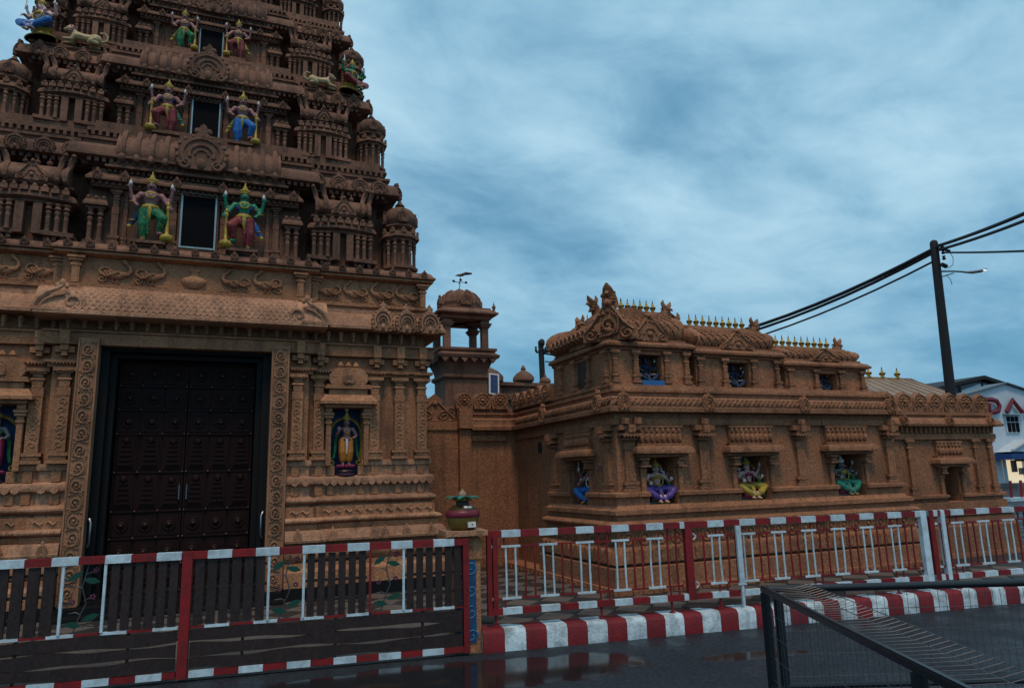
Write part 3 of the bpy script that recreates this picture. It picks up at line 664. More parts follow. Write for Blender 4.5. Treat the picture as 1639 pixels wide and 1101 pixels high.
for side in (1, -1):
    x0, x1 = (XC+.006, XC+.845) if side == 1 else (XC-.845, XC-.006)
    b = MB(); b.box(x0, x1, YD, YD+.06, .37, 3.39)
    for z, h, k in rows: b.box(x0, x1, YD-.022, YD, z-.032, z-.002)
    b.box(x0, x1, YD-.022, YD, 3.35, 3.385); b.box(x0, x0+.022, YD-.024, YD, .37, 3.385); b.box(x1-.022, x1, YD-.024, YD, .37, 3.385)
    leaf = part('door_leaf', b, 'door_wood', gate)
    for z, h, k in rows:
        for c in range(3): put('door_panel', PM[k], leaf, (x0+.14+c*.28, YD, z))
        for c in range(4): put('door_stud', M_stud, leaf, (x0+.02+c*.267, YD-.03, z-.017))
        if k == 'boss':
            for c in range(3): put('door_stud', M_stud, leaf, (x0+.14+c*.28, YD-.046, z+h*.5))
    h = MB(); xh = XC+side*.045; h.tube([(xh, YD-.02, 1.52), (xh, YD-.05, 1.54), (xh, YD-.05, 1.72), (xh, YD-.02, 1.74)], .008, 6); part('door_handle', h, 'steel', leaf)
    xg = .50 if side == 1 else mxx(.50)
    h = MB(); h.tube([(xg, YB, 1.02), (xg, YB-.13, 1.02), (xg-side*.02, YB-.15, 1.06), (xg-side*.02, YB-.15, 1.30), (xg, YB-.13, 1.34), (xg, YB, 1.34)], .014, 6); part('grab_bar', h, 'steel', gate)
# niche aedicules left and right of the door
for side in (1, -1):
    xc_ = 1.615 if side == 1 else mxx(1.615)
    nb = MB(); w_ = .222
    nb.box(xc_-w_-.03, xc_+w_+.03, YW+.20, YW+.24, 1.78, 2.80); o = part('niche_lining', nb, 'niche_blue', gate)
    for s_ in (-1, 1):
        rb = MB(); xx = xc_+s_*(w_+.045); rb.box(xx-.033, xx+.033, YW-.13, YW, 1.94, 2.52); rb.box(xx-.045, xx+.045, YW-.145, YW, 2.525, 2.56); rb.box(xx-.035, xx+.035, YW-.13, YW, 2.565, 2.60); rb.box(xx-.06, xx+.06, YW-.16, YW, 2.605, 2.635); rb.box(xx-.07, xx+.07, YW-.17, YW, 2.645, 2.68); rb.box(xx-.045, xx+.045, YW-.14, YW, 2.69, 2.75)
        part('niche_jamb', rb, 'stone', gate)
    a = MB(); a.box(xc_-.33, xc_+.33, YW-.19, YW, 2.755, 2.795); a.box(xc_-.40, xc_+.40, YW-.26, YW, 2.80, 2.84, 0, 0); a.box(xc_-.40, xc_+.40, YW-.26, YW, 2.84, 2.94, .07, .10); a.box(xc_-.27, xc_+.27, YW-.15, YW, 2.945, 3.02); a.box(xc_-.33, xc_+.33, YW-.19, YW, 3.025, 3.055); a.box(xc_-.31, xc_+.31, YW-.17, YW, 3.06, 3.085)
    out = [(-.26, 0), (.26, 0), (.30, .08), (.29, .18), (.22, .27), (.17, .30), (-.17, .30), (-.22, .27), (-.29, .18), (-.30, .08)]
    a.prism([(xc_+x*.93, 3.09+z*.80) for x, z in out], YW-.16, YW)
    for k in (-1, 0, 1): a.lathe([(.03, 0), (.05, .03), (.03, .06), (.012, .09)], 8, (xc_+k*.11, YW-.09, 3.335))
    part('niche_canopy', a, 'stone', gate)
    put('kudu_arch', O_kudu, gate, (xc_, YW-.155, 3.10), (0, 0, 0), (.15, .25, .16))

# ------------------------------------------------------------------ tower tiers (built once in tier units, repeated at smaller scale)
tb = MB()
tb.box(-2.86, 2.86, .36, 3.0, -.02, 1.0); tb.box(-2.62, 2.62, .36, 3.0, 1.0, 1.34); tb.box(-1.38, 1.38, .02, .4, -.02, 1.22)
tb.sweep([(-3.2, 2.5), (-3.2, .02), (-1.45, .02), (-1.45, -.06), (1.45, -.06), (1.45, .02), (3.2, .02), (3.2, 2.5)], [(0, -.02), (.04, -.01), (.04, .025), (0, .035), (-.02, .06)], .5)
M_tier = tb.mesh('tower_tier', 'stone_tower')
tcorn = MB(); cpath = [(-2.72, 2.6), (-2.72, .14), (-1.48, .14), (-1.48, .0), (1.48, .0), (1.48, .14), (2.72, .14), (2.72, 2.6)]
tcorn.sweep(cpath, [(-.1, 1.18), (.02, 1.19), (.04, 1.24), (.16, 1.26), (.19, 1.275), (.19, 1.31), (.175, 1.32), (.165, 1.40), (.11, 1.47), (.03, 1.505), (.03, 1.55), (.06, 1.56), (.06, 1.60), (-.06, 1.61), (-.06, 1.70), (.0, 1.71), (.0, 1.76), (-.08, 1.77), (-.08, 1.90)], .7)
for i in range(60):
    x = -2.66+i*.09; yy = .0 if abs(x) < 1.48 else .14
    tcorn.box(x-.024, x+.024, yy-.15, yy-.02, 1.20, 1.255)
    tcorn.box(x-.02, x+.02, yy-.045, yy+.0, 1.625, 1.69)
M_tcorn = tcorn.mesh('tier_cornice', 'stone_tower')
# bow-fronted oblong pavilion
def bow(w, d, n=6): return [(-w/2, .22)]+[(-w/2+w*i/n, -d*math.cos((i/n-.5)*PI*.75)) for i in range(n+1)]+[(w/2, .22)]
pb = MB(); pb.sweep(bow(.70, .10), [(0, .0), (0, .50)], .05); pb.sweep(bow(.86, .20), [(0, .495), (.02, .505), (.02, .53), (.05, .545), (.085, .56), (.085, .585), (.06, .64), (.02, .665), (-.03, .67), (-.03, .74), (.0, .75), (.03, .765), (.03, .79), (-.02, .80)], .20)
for s_ in (-1, 1):
    pb.box(s_*.10-.05 if s_ > 0 else -.15, .15 if s_ > 0 else -.05, -.235, .1, .07, .49)
    x0, x1 = (.15, .52) if s_ > 0 else (-.52, -.15)
    pb.raw(*[[(x0, -.25, .06), (x1, -.20, .06), (x1, .1, .06), (x0, .1, .06), (x0, -.25, .115), (x1, -.20, .115), (x1, .1, .115), (x0, .1, .115)], [(3, 2, 1, 0), (4, 5, 6, 7), (0, 1, 5, 4), (1, 2, 6, 5), (2, 3, 7, 6), (3, 0, 4, 7)]])
    for k in range(3): pb.box(s_*(.20+k*.1)-.025, s_*(.20+k*.1)+.025, -.19, .1, .0, .06)
M_sala = pb.mesh('oblong_pavilion', 'stone_tower')
rb = MB(); barrel(rb, -.40, .40, .80, .29, .36, .06, -.18); M_sroof = rb.mesh('barrel_roof', 'stone_tower', 50)
kb_ = MB(); oc = [(.20*math.cos(PI/8+i*PI/4), -.20*math.sin(PI/8+i*PI/4)) for i in range(8)]
def octpath(r): return [(r*math.cos(-PI/8-i*PI/4), r*math.sin(-PI/8-i*PI/4)) for i in range(8)][::-1]
kb_.sweep(octpath(.18), [(0, 0), (0, .53)], .1, True)
kb_.sweep(octpath(.26), [(0, .06), (.03, .07), (.03, .11), (0, .115)], .2, True); kb_.sweep(octpath(.24), [(0, 0), (0, .06)], .2, True)
kb_.sweep(octpath(.24), [(0, .525), (.02, .535), (.02, .56), (.07, .575), (.07, .60), (.05, .65), (.0, .675), (-.05, .68), (-.05, .74), (.0, .75), (.02, .77), (.02, .79), (-.02, .80)], .16, True)
M_kuta = kb_.mesh('square_pavilion', 'stone_tower')
db = MB(); db.lathe([(.20, 0), (.245, .05), (.265, .12), (.25, .20), (.20, .27), (.12, .315), (.05, .33), (.05, .35), (.08, .37), (.05, .40), (.02, .46)], 16, ph=PI/16); M_kdome = db.mesh('pavilion_dome', 'stone_tower', 30)
mk = MB(); mk.ell((0, 0, .012), (.03, .03, .03), 6, 5); mk.box(-.045, .045, -.02, .02, -.06, .0); M_bump = mk.mesh('cornice_bud', 'stone_tower')
cb = MB()   # centre bay entablature
cb.box(-1.36, 1.36, -.10, .1, .86, .93); cb.box(-1.42, 1.42, -.18, .1, .935, .965); cb.raw([(-1.42, -.18, .965), (1.42, -.18, .965), (1.42, .1, .965), (-1.42, .1, .965), (-1.36, -.10, 1.06), (1.36, -.10, 1.06), (1.36, .1, 1.06), (-1.36, .1, 1.06)], [(4, 5, 6, 7), (0, 1, 5, 4), (1, 2, 6, 5), (3, 0, 4, 7)])
cb.box(-1.30, 1.30, -.06, .1, 1.06, 1.13); cb.box(-1.20, 1.20, -.17, .1, 1.135, 1.165); cb.box(-1.16, 1.16, -.14, .1, 1.17, 1.22)
for i in range(34): cb.box(-1.33+i*.0806-.02, -1.33+i*.0806+.02, -.135, -.05, .885, .932); cb.box(-1.15+i*.0697-.018, -1.15+i*.0697+.018, -.105, -.03, 1.085, 1.132)
M_cent = cb.mesh('bay_entablature', 'stone_tower')
cr = MB(); barrel(cr, -1.08, 1.08, 1.225, .56, .50, .10, -.10); M_croof = cr.mesh('bay_roof', 'stone_tower', 50)
rbn = MB(); pr = barrel_profile(.57, .50, .10)[:10]
rbn.tube([(0, -.115+y, 1.228+z) for y, z in pr], .035, 6); rbn.ell((0, -.22, 1.27), (.05, .05, .06), 6, 5); M_rib = rbn.mesh('roof_rib', 'stone_tower', 50)
sb_ = MB(); q = barrel_profile(.29, .36, .06)
sb_.tube([(0, -.195+y, .80+z) for y, z in q[:6]]+[(.015, -.13, 1.06), (.03, -.135, 1.13), (.055, -.16, 1.19), (.075, -.20, 1.22)], [.030, .034, .036, .036, .036, .036, .040, .042, .036, .022], 6); sb_.ell((0, -.255, .835), (.034, .034, .045), 6, 5); sb_.ell((.07, -.19, 1.215), (.035, .04, .03), 6, 5)
M_sband = sb_.mesh('gable_horn', 'stone_tower', 50)
mk = MB(); mk.box(-.265, .265, -.07, .02, -.01, .86); mk.box(-.30, .30, -.09, .02, -.05, .0); M_wsur = mk.mesh('window_surround', 'stone_tower')
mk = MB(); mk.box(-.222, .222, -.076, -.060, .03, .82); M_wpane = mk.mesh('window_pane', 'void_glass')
mk = MB()
for a in ((-.236, -.212, .01, .84), (.212, .236, .01, .84)): mk.box(a[0], a[1], -.10, -.071, a[2], a[3])
mk.box(-.2115, .2115, -.10, -.071, .816, .84); mk.box(-.2115, .2115, -.10, -.071, .01, .034); M_wfr = mk.mesh('window_frame', 'frame_blue')
mk = MB(); mk.box(-.21, .21, -.40, .02, -.04, .0); mk.box(-.18, .18, -.34, .02, -.07, -.045); M_shelf = mk.mesh('statue_ledge', 'stone_tower')
P_t = orn_pilaster('stone_tower', .80, .085, .06, 'tier_pilaster', False)
mp_ = MB(); mp_.box(-.13, .13, -.10, .06, .03, .085); mp_.box(-.10, .10, -.06, .06, -.02, .03); mp_.box(-.12, .12, -.10, .06, .54, .575); mp_.box(-.15, .15, -.14, .06, .58, .61); mp_.box(-.15, .15, -.14, .06, .61, .67, .03, .03); mp_.box(-.09, .09, -.07, .06, .67, .72)
for k in range(3): mp_.ell((-.09+k*.09, -.10, .69), (.03, .03, .035), 6, 5)
M_mini = mp_.mesh('corner_aedicule', 'stone_tower')
bal = MB()
bal.box(-1.06, 1.06, -.09, -.05, .14, .17)
for k in range(17): bal.box(-1.05+k*.131-.015, -1.05+k*.131+.015, -.085, -.055, -.02, .14)
M_bal = bal.mesh('balustrade', 'stone_tower')
tiers = []
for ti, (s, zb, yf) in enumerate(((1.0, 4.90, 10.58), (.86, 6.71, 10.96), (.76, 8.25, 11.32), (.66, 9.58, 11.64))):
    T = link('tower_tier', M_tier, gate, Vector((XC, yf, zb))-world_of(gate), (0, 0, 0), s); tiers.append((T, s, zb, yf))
    I = lambda name, me, loc, scale=(1, 1, 1), rot=(0, 0, 0): link(name, me, T, loc, rot, scale)
    I('tier_cornice', M_tcorn, (0, 0, 0)); I('bay_entablature', M_cent, (0, 0, 0)); I('bay_roof', M_croof, (0, 0, 0))
    I('window_surround', M_wsur, (0, 0, .08)); I('window_pane', M_wpane, (0, 0, .08)); I('window_frame', M_wfr, (0, 0, .08))
    for x in (-1.0, -.82, -.64, -.46, .46, .64, .82, 1.0): I('roof_rib', M_rib, (x, 0, 0))
    I('kudu_arch', O_kuduT, (0, -.17, 1.22), (.66, .55, .60))
    if ti > 0: I('balustrade', M_bal, (0, -.06, 0))
    for s_ in (-1, 1):
        I('statue_ledge', M_shelf, (s_*.59, 0, .06))
        for x in (.33, 1.05): I('tier_pilaster', P_t, (s_*x, .02, .06), (1, 1, 1))
        for x in (.80,): I('tier_pilaster', P_t, (s_*x, .04, .06), (.8, .6, 1))
        I('corner_aedicule', M_mini, (s_*1.28, -.0, .0))
        for x in (1.22, 1.34): I('colonnette', O_col, (s_*x, -.055, .09), (.36, .36, .45))
        for x in (.47, .93): I('tier_pilaster', P_t, (s_*x, .03, .06), (.55, .6, 1))
        for x in (-.42, -.32, -.22, .22, .32, .42):
            I('colonnette', O_col, (s_*2.01+x, -.20+.10*(abs(x)-.2), .11), (.34, .34, .39))
        I('oblong_pavilion', M_sala, (s_*2.01, 0, 0)); I('barrel_roof', M_sroof, (s_*2.01, 0, 0))
        for k in range(8): I('cornice_bud', M_bump, (s_*2.01-.40+k*.114, -.262-.09*math.cos((k/7-.5)*PI*.75)+.07, .69))
        for x, q_ in ((-.40, -1), (-.29, -1), (.29, 1), (.40, 1)): I('gable_horn', M_sband, (s_*2.01+x, 0, 0), (q_, 1, 1))
        I('gable_relief', O_nasiT, (s_*2.01, -.21, .79), (.36, .5, .32))
        for x in (-.14, 0, .14): I('finial', O_fin, (s_*2.01+x, -.02, 1.07), (.10, .10, .17))
        kx = s_*2.95
        I('square_pavilion', M_kuta, (kx, .12, 0)); I('pavilion_dome', M_kdome, (kx, .12, .80))
        for k in range(7):
            a = rad(180+k*30); I('colonnette', O_col, (kx+.235*math.cos(a), .12+.235*math.sin(a), .11), (.30, .30, .42)); 
        for k in range(5):
            a = rad(200+k*35); I('cornice_bud', M_bump, (kx+.285*math.cos(a), .12+.285*math.sin(a), .69), (.9, .9, .9), (0, 0, a+PI/2))
        for a in (-PI/2, 0, -PI): I('kudu_arch', O_kuduT, (kx+.235*math.cos(a), .12+.235*math.sin(a), .82), (.17, .25, .20), (0, 0, a+PI/2))
        for x in (1.62, 1.95, 2.28, 2.58): I('kudu_arch', O_kuduT, (s_*x, -.005, 1.27), (.24, .4, .24))
        I('kudu_arch', O_kuduT, (s_*2.87, .10, 1.27), (.22, .4, .24), (0, 0, s_*PI/4))
        for x in (.30, .95, 1.28): I('kudu_arch', O_kuduT, (s_*x, -.14, .95), (.12, .3, .13))
        for x in (1.5, 1.74, 2.28, 2.52, 2.9): I('kudu_arch', O_kuduT, (s_*x, .0, .0), (.09, .3, .085))
# ------------------------------------------------------------------ annex with niches and roof shrines
XA, YA, XE, YE, XZ = 4.95, 8.50, 10.12, 8.76, 12.92
annex = thing('temple_annex', 'low brown stone temple annex with statue niches and three barrel-roofed shrines on top', 'temple building', (XA, YA, ZF))
NX = [(5.40, 5.86), (6.95, 7.48), (8.80, 9.38)]; NS = (9.29, 9.83)
pathM = [(XA, 12.1), (XA, YA), (XE, YA), (XE, 9.3)]
pathB = [(XA, 10.58)]+pathM[1:]
pathE = [(XE+.002, YE), (XZ, YE), (XZ, 14.0)]
cutsM = [[(XA, 10.58), (XA, NS[1])], [(XA, NS[0]), (XA, YA), (NX[0][0], YA)], [(NX[0][1], YA), (NX[1][0], YA)], [(NX[1][1], YA), (NX[2][0], YA)], [(NX[2][1], YA), (XE, YA), (XE, 9.3)]]
def A(name, prof, path=pathM, depth=.42, m='stone_annex'): return part(name, MB().sweep(path, prof, depth), m, annex)
A('foot_kerb', [(.33, .2), (.33, .275), (.30, .28)]); A('plinth', [(.28, .28), (.28, .52), (.25, .53)], pathB)
A('groove_course', [(.18, .53), (.18, .565)], pathB); A('petal_course', [(.26, .565), (.25, .60), (.20, .70), (.16, .77)], pathB)
A('medallion_band', [(.13, .77), (.13, .985)], pathB); A('rope_course', [(.13, .985)]+rnd(.15, .21, 1.0, 1.095)+[(.10, 1.10), (.10, 1.17)], pathB); A('base_moulding', [(.10, 1.17), (.15, 1.18), (.15, 1.235), (.09, 1.25), (.06, 1.295)], pathB)
part('side_wall', MB().box(XA+.002, XA+.42, 10.585, 12.09, .28, 1.93), 'stone_annex', annex)
for p in cutsM:
    A('wall_base', [(.05, 1.295), (.05, 1.395), (.10, 1.41), (.10, 1.455), (.07, 1.47), (0, 1.475), (0, 1.93)], p)
A('wall', [(0, 1.93), (0, 2.38)]); A('architrave', [(.05, 2.38), (.05, 2.465), (.02, 2.47), (.02, 2.545)])
cpM = [(4.06, 12.1), (XA, 12.1), (XA, YA), (XE, YA), (XE, 9.3)]
A('eave', [(.02, 2.55), (.15, 2.555), (.155, 2.615), (.13, 2.625), (.12, 2.65), (.115, 2.72), (.12, 2.74), (.09, 2.765), (.02, 2.775), (.02, 2.83), (.05, 2.84), (.05, 2.87), (-.02, 2.88), (-.04, 2.95)], cpM, .5)
# end block, a step back and lower
A('foot_kerb', [(.20, .2), (.20, .27)], pathE); A('plinth', [(.16, .27), (.16, .70), (.12, .72), (.12, .86)], pathE); A('base_moulding', [(.08, .86), (.14, .88), (.14, .94), (.07, .96), (.07, 1.10), (.03, 1.115)], pathE)
for p in ([(XE+.002, YE), (11.53, YE)], [(11.90, YE), (XZ, YE), (XZ, 14)]): A('wall_base', [(.03, 1.115), (.03, 1.17), (.09, 1.18), (.09, 1.22), (.03, 1.235), (0, 1.24), (0, 1.70)], p)
A('wall', [(0, 1.70), (0, 2.17)], pathE); A('architrave', [(.05, 2.17), (.05, 2.26), (.0, 2.265), (.0, 2.38)], pathE)
A('eave', [(.0, 2.385), (.15, 2.39), (.16, 2.43), (.14, 2.44), (.12, 2.49), (.07, 2.53), (.02, 2.545), (.02, 2.58), (.05, 2.59), (.05, 2.645), (-.03, 2.65)], pathE, .4)
nb = MB(); nb.box(11.50, 11.93, YE+.30, YE+.33, 1.1, 1.75); part('niche_back', nb, 'stone_annex', annex)
# recess backs
for (x0, x1), m_ in zip(NX, ('niche_orange', 'niche_teal', 'niche_dark')):
    nb = MB(); nb.box(x0-.02, x1+.02, YA+.36, YA+.39, 1.25, 1.97); part('niche_back', nb, m_, annex)
nb = MB(); nb.box(XA+.34, XA+.37, NS[0]-.02, NS[1]+.02, 1.25, 1.97); part('niche_back', nb, 'niche_dark', annex)
# small repeated carving
def run(name, me, segs, step, o, z, rz0=0, scale=(1, 1, 1)):
    for (p, q, rz) in segs:
        L_ = math.hypot(q[0]-p[0], q[1]-p[1]); n = max(1, int(L_/step)); d = ((q[0]-p[0])/L_, (q[1]-p[1])/L_); nr = (d[1], -d[0])
        for i in range(n):
            t = (i+.5)*L_/n; put(name, me, annex, (p[0]+d[0]*t+nr[0]*o, p[1]+d[1]*t+nr[1]*o, z), (0, 0, math.atan2(d[1], d[0])+rz0), scale)
SM = [((XA, 10.55), (XA, YA), 0), ((XA, YA), (XE, YA), 0)]; SE_ = [((XE+.1, YE), (XZ, YE), 0)]
SC = [((XA, 10.55), (XA, YA-.1), 0), ((XA-.1, YA), (XE, YA), 0)]
mk = MB(); mk.prism([(-.058, 0), (.058, 0), (.062, .08), (.045, .15), (0, .185), (-.045, .15), (-.062, .08)], -.03, .05); M_petal = mk.mesh('lotus_petal', 'stone_annex')
run('lotus_petal', M_petal, SC, .135, .235, .575)
mk = MB(); mk.tube(arcpts(0, 0, .075, 0, 2*PI, 12, -.0)[:-1], .02, 5, 1, True); mk.ell((0, 0, 0), (.035, .03, .035), 6, 5)
for s_ in (-1, 1): mk.tube([(s_*.10, .0, -.07), (s_*.115, -.01, 0), (s_*.10, 0, .07)], .012, 4)
M_med = mk.mesh('ring_medallion', 'stone_annex'); run('ring_medallion', M_med, SC, .245, .132, .877)
mk = MB(); mk.tube([(-.05, 0, -.03), (-.02, -.016, -.012), (.02, -.016, .012), (.05, 0, .03)], .019, 5); M_tw = mk.mesh('rope_twist', 'stone_annex')
run('rope_twist', M_tw, [((XA, 11.8), (XA, YA-.1), 0), ((XA-.1, YA), (XE, YA), 0)], .085, .118, 2.685, 0, (1, 1, 1.25))
mk = MB(); mk.ell((0, 0, 0), (.03, .022, .022), 6, 4); M_bd = mk.mesh('rope_bead_annex', 'stone_annex'); run('rope_bead', M_bd, SM, .062, .195, 1.047)
mk = MB(); mk.box(-.035, .035, -.02, .02, 0, .045); M_cr = mk.mesh('foot_notch', 'stone_annex'); run('foot_notch', M_cr, [((XA, 11.9), (XA, YA-.1), 0), SC[1]], .15, .335, .205)
mk = MB(); mk.lathe([(.01, 0), (.026, .025), (.018, .05), (.03, .075), (.03, .115)], 6); M_dn = mk.mesh('bud_dentil_annex', 'stone_annex'); run('bud_dentil', M_dn, SE_, .11, .06, 2.265)
# wall pilasters
PA = orn_pilaster('stone_annex', .91, .15, .055, 'pilaster_annex', False); PE = orn_pilaster('stone_annex', .93, .12, .05, 'pilaster_end', False)
for x in (5.13, 6.36, 8.14, 10.0): put('pilaster', PA, annex, (x, YA, 1.475))
for y in (8.72, 10.45): put('pilaster', PA, annex, (XA, y, 1.475), (0, 0, -PI/2))
for x in (10.30, 10.78, 12.42, 12.80): put('pilaster', PE, annex, (x, YE, 1.24))
mk = MB(); mk.box(-.10, .10, -.10, .02, 0, .022); mk.box(-.075, .075, -.08, .02, .025, .055); mk.box(-.15, .15, -.15, .02, .06, .085); mk.box(-.08, .08, -.10, .02, .09, .13); mk.box(-.17, .17, -.11, .02, .135, .20); mk.box(-.05, .05, -.16, .02, .10, .205)
for i in range(6): mk.prism([(-.15+i*.05, .06), (-.125+i*.05, .03), (-.10+i*.05, .06)], -.15, -.135)
M_capA = mk.mesh('capital', 'stone_annex')
mk = MB(); mk.box(-.05, .05, -.09, .02, 0, .085); mk.box(-.035, .035, -.12, .02, .0, .08); M_bk = mk.mesh('beam_end', 'stone_annex')
for x, y_, r_ in ((5.13, YA, 0), (6.36, YA, 0), (8.14, YA, 0), (10.0, YA, 0), (XA, 8.72, -PI/2), (XA, 10.45, -PI/2)): put('capital', M_capA, annex, (x, y_, 2.17), (0, 0, r_))
for x in (5.05, 5.25, 6.36, 8.14, 10.0): put('beam_end', M_bk, annex, (x, YA-.03, 2.385))
# niche canopies: brackets, eave slab, fluted frieze
mk = MB(); mk.box(-.07, .07, -.12, .02, .0, .025); mk.box(-.03, .07, -.10, .02, .03, .09); mk.box(-.08, .07, -.13, .02, .095, .12); mk.box(-.035, .035, -.05, .02, -.42, -.005); mk.box(-.05, .05, -.06, .02, -.06, -.02); M_nb = mk.mesh('niche_bracket', 'stone_annex')
def eave_mesh(w):
    mk = MB(); mk.box(-w/2+.04, w/2-.04, -.10, .02, 0, .035)
    mk.sweep([(-w/2+.08, .02), (-w/2+.08, -.10), (w/2-.08, -.10), (w/2-.08, .02)], [(0, .04), (.09, .045), (.095, .08), (.07, .13), (.01, .155)], .06); mk.box(-w/2+.06, w/2-.06, -.10, .02, .16, .185)
    return mk.mesh('niche_eave', 'stone_annex')
def flute_mesh(w):
    mk = MB(); n = int(w/.085); mk.box(-w/2, w/2, -.05, .02, 0, .27); mk.box(-w/2-.015, w/2+.015, -.07, .02, .235, .27)
    for i in range(n):
        x = -w/2+(i+.5)*w/n; mk.ell((x, -.06, .075), (w/n*.46, .04, .075), 6, 5); mk.ell((x, -.05, .19), (w/n*.36, .03, .05), 6, 5)
    return mk.mesh('bud_frieze', 'stone_annex')
for (x0, x1) in NX:
    c = (x0+x1)/2; w = x1-x0
    put('niche_eave', eave_mesh(w+.46), annex, (c, YA, 1.935)); put('bud_frieze', flute_mesh(w+.26), annex, (c, YA, 2.125), (0, 0, 0), (1, 1, .92))
    put('niche_bracket', M_nb, annex, (x0-.075, YA, 1.80)); put('niche_bracket', M_nb, annex, (x1+.075, YA, 1.80), (0, 0, 0), (-1, 1, 1))
c = sum(NS)/2; w = NS[1]-NS[0]
put('niche_eave', eave_mesh(w+.46), annex, (XA, c, 1.935), (0, 0, -PI/2)); put('bud_frieze', flute_mesh(w+.26), annex, (XA, c, 2.125), (0, 0, -PI/2), (1, 1, .92))
put('niche_bracket', M_nb, annex, (XA, NS[1]+.075, 1.80), (0, 0, -PI/2)); put('niche_bracket', M_nb, annex, (XA, NS[0]-.075, 1.80), (0, 0, -PI/2), (-1, 1, 1))
put('niche_eave', eave_mesh(.86), annex, (11.715, YE, 1.70)); put('bud_frieze', flute_mesh(.62), annex, (11.715, YE, 1.89), (0, 0, 0), (1, 1, .92))
put('niche_bracket', M_nb, annex, (11.455, YE, 1.58)); put('niche_bracket', M_nb, annex, (11.975, YE, 1.58), (0, 0, 0), (-1, 1, 1))
# gable arches along the eave, merlons of the end block
for x in (5.02, 6.42, 8.20, 10.02): put('kudu_arch', O_kuduA, annex, (x, YA-.11, 2.575), (0, 0, 0), (.20, .4, .26))
for y in (8.72, 10.6): put('kudu_arch', O_kuduA, annex, (XA-.11, y, 2.575), (0, 0, -PI/2), (.20, .4, .26))
for x in (10.6, 11.7, 12.75): put('kudu_arch', O_kuduA, annex, (x, YE-.11, 2.40), (0, 0, 0), (.16, .4, .17))
for i in range(7): put('pointed_merlon', O_rosP, annex, (10.42+i*.385, YE+.03, 2.65), (0, 0, 0), (.38, .42, .31))
for i in range(5): put('pointed_merlon', O_rosP, annex, (XZ-.05, YE+.3+i*.34, 2.65), (0, 0, PI/2), (.33, .42, .29))
part('roof_slab', MB().box(XA+.05, XE-.02, YA+.1, 13.0, 2.80, 2.93), 'stone_annex', annex)
part('roof_slab', MB().box(XE+.0, XZ-.02, YE+.1, 13.9, 2.52, 2.64), 'stone_annex', annex)
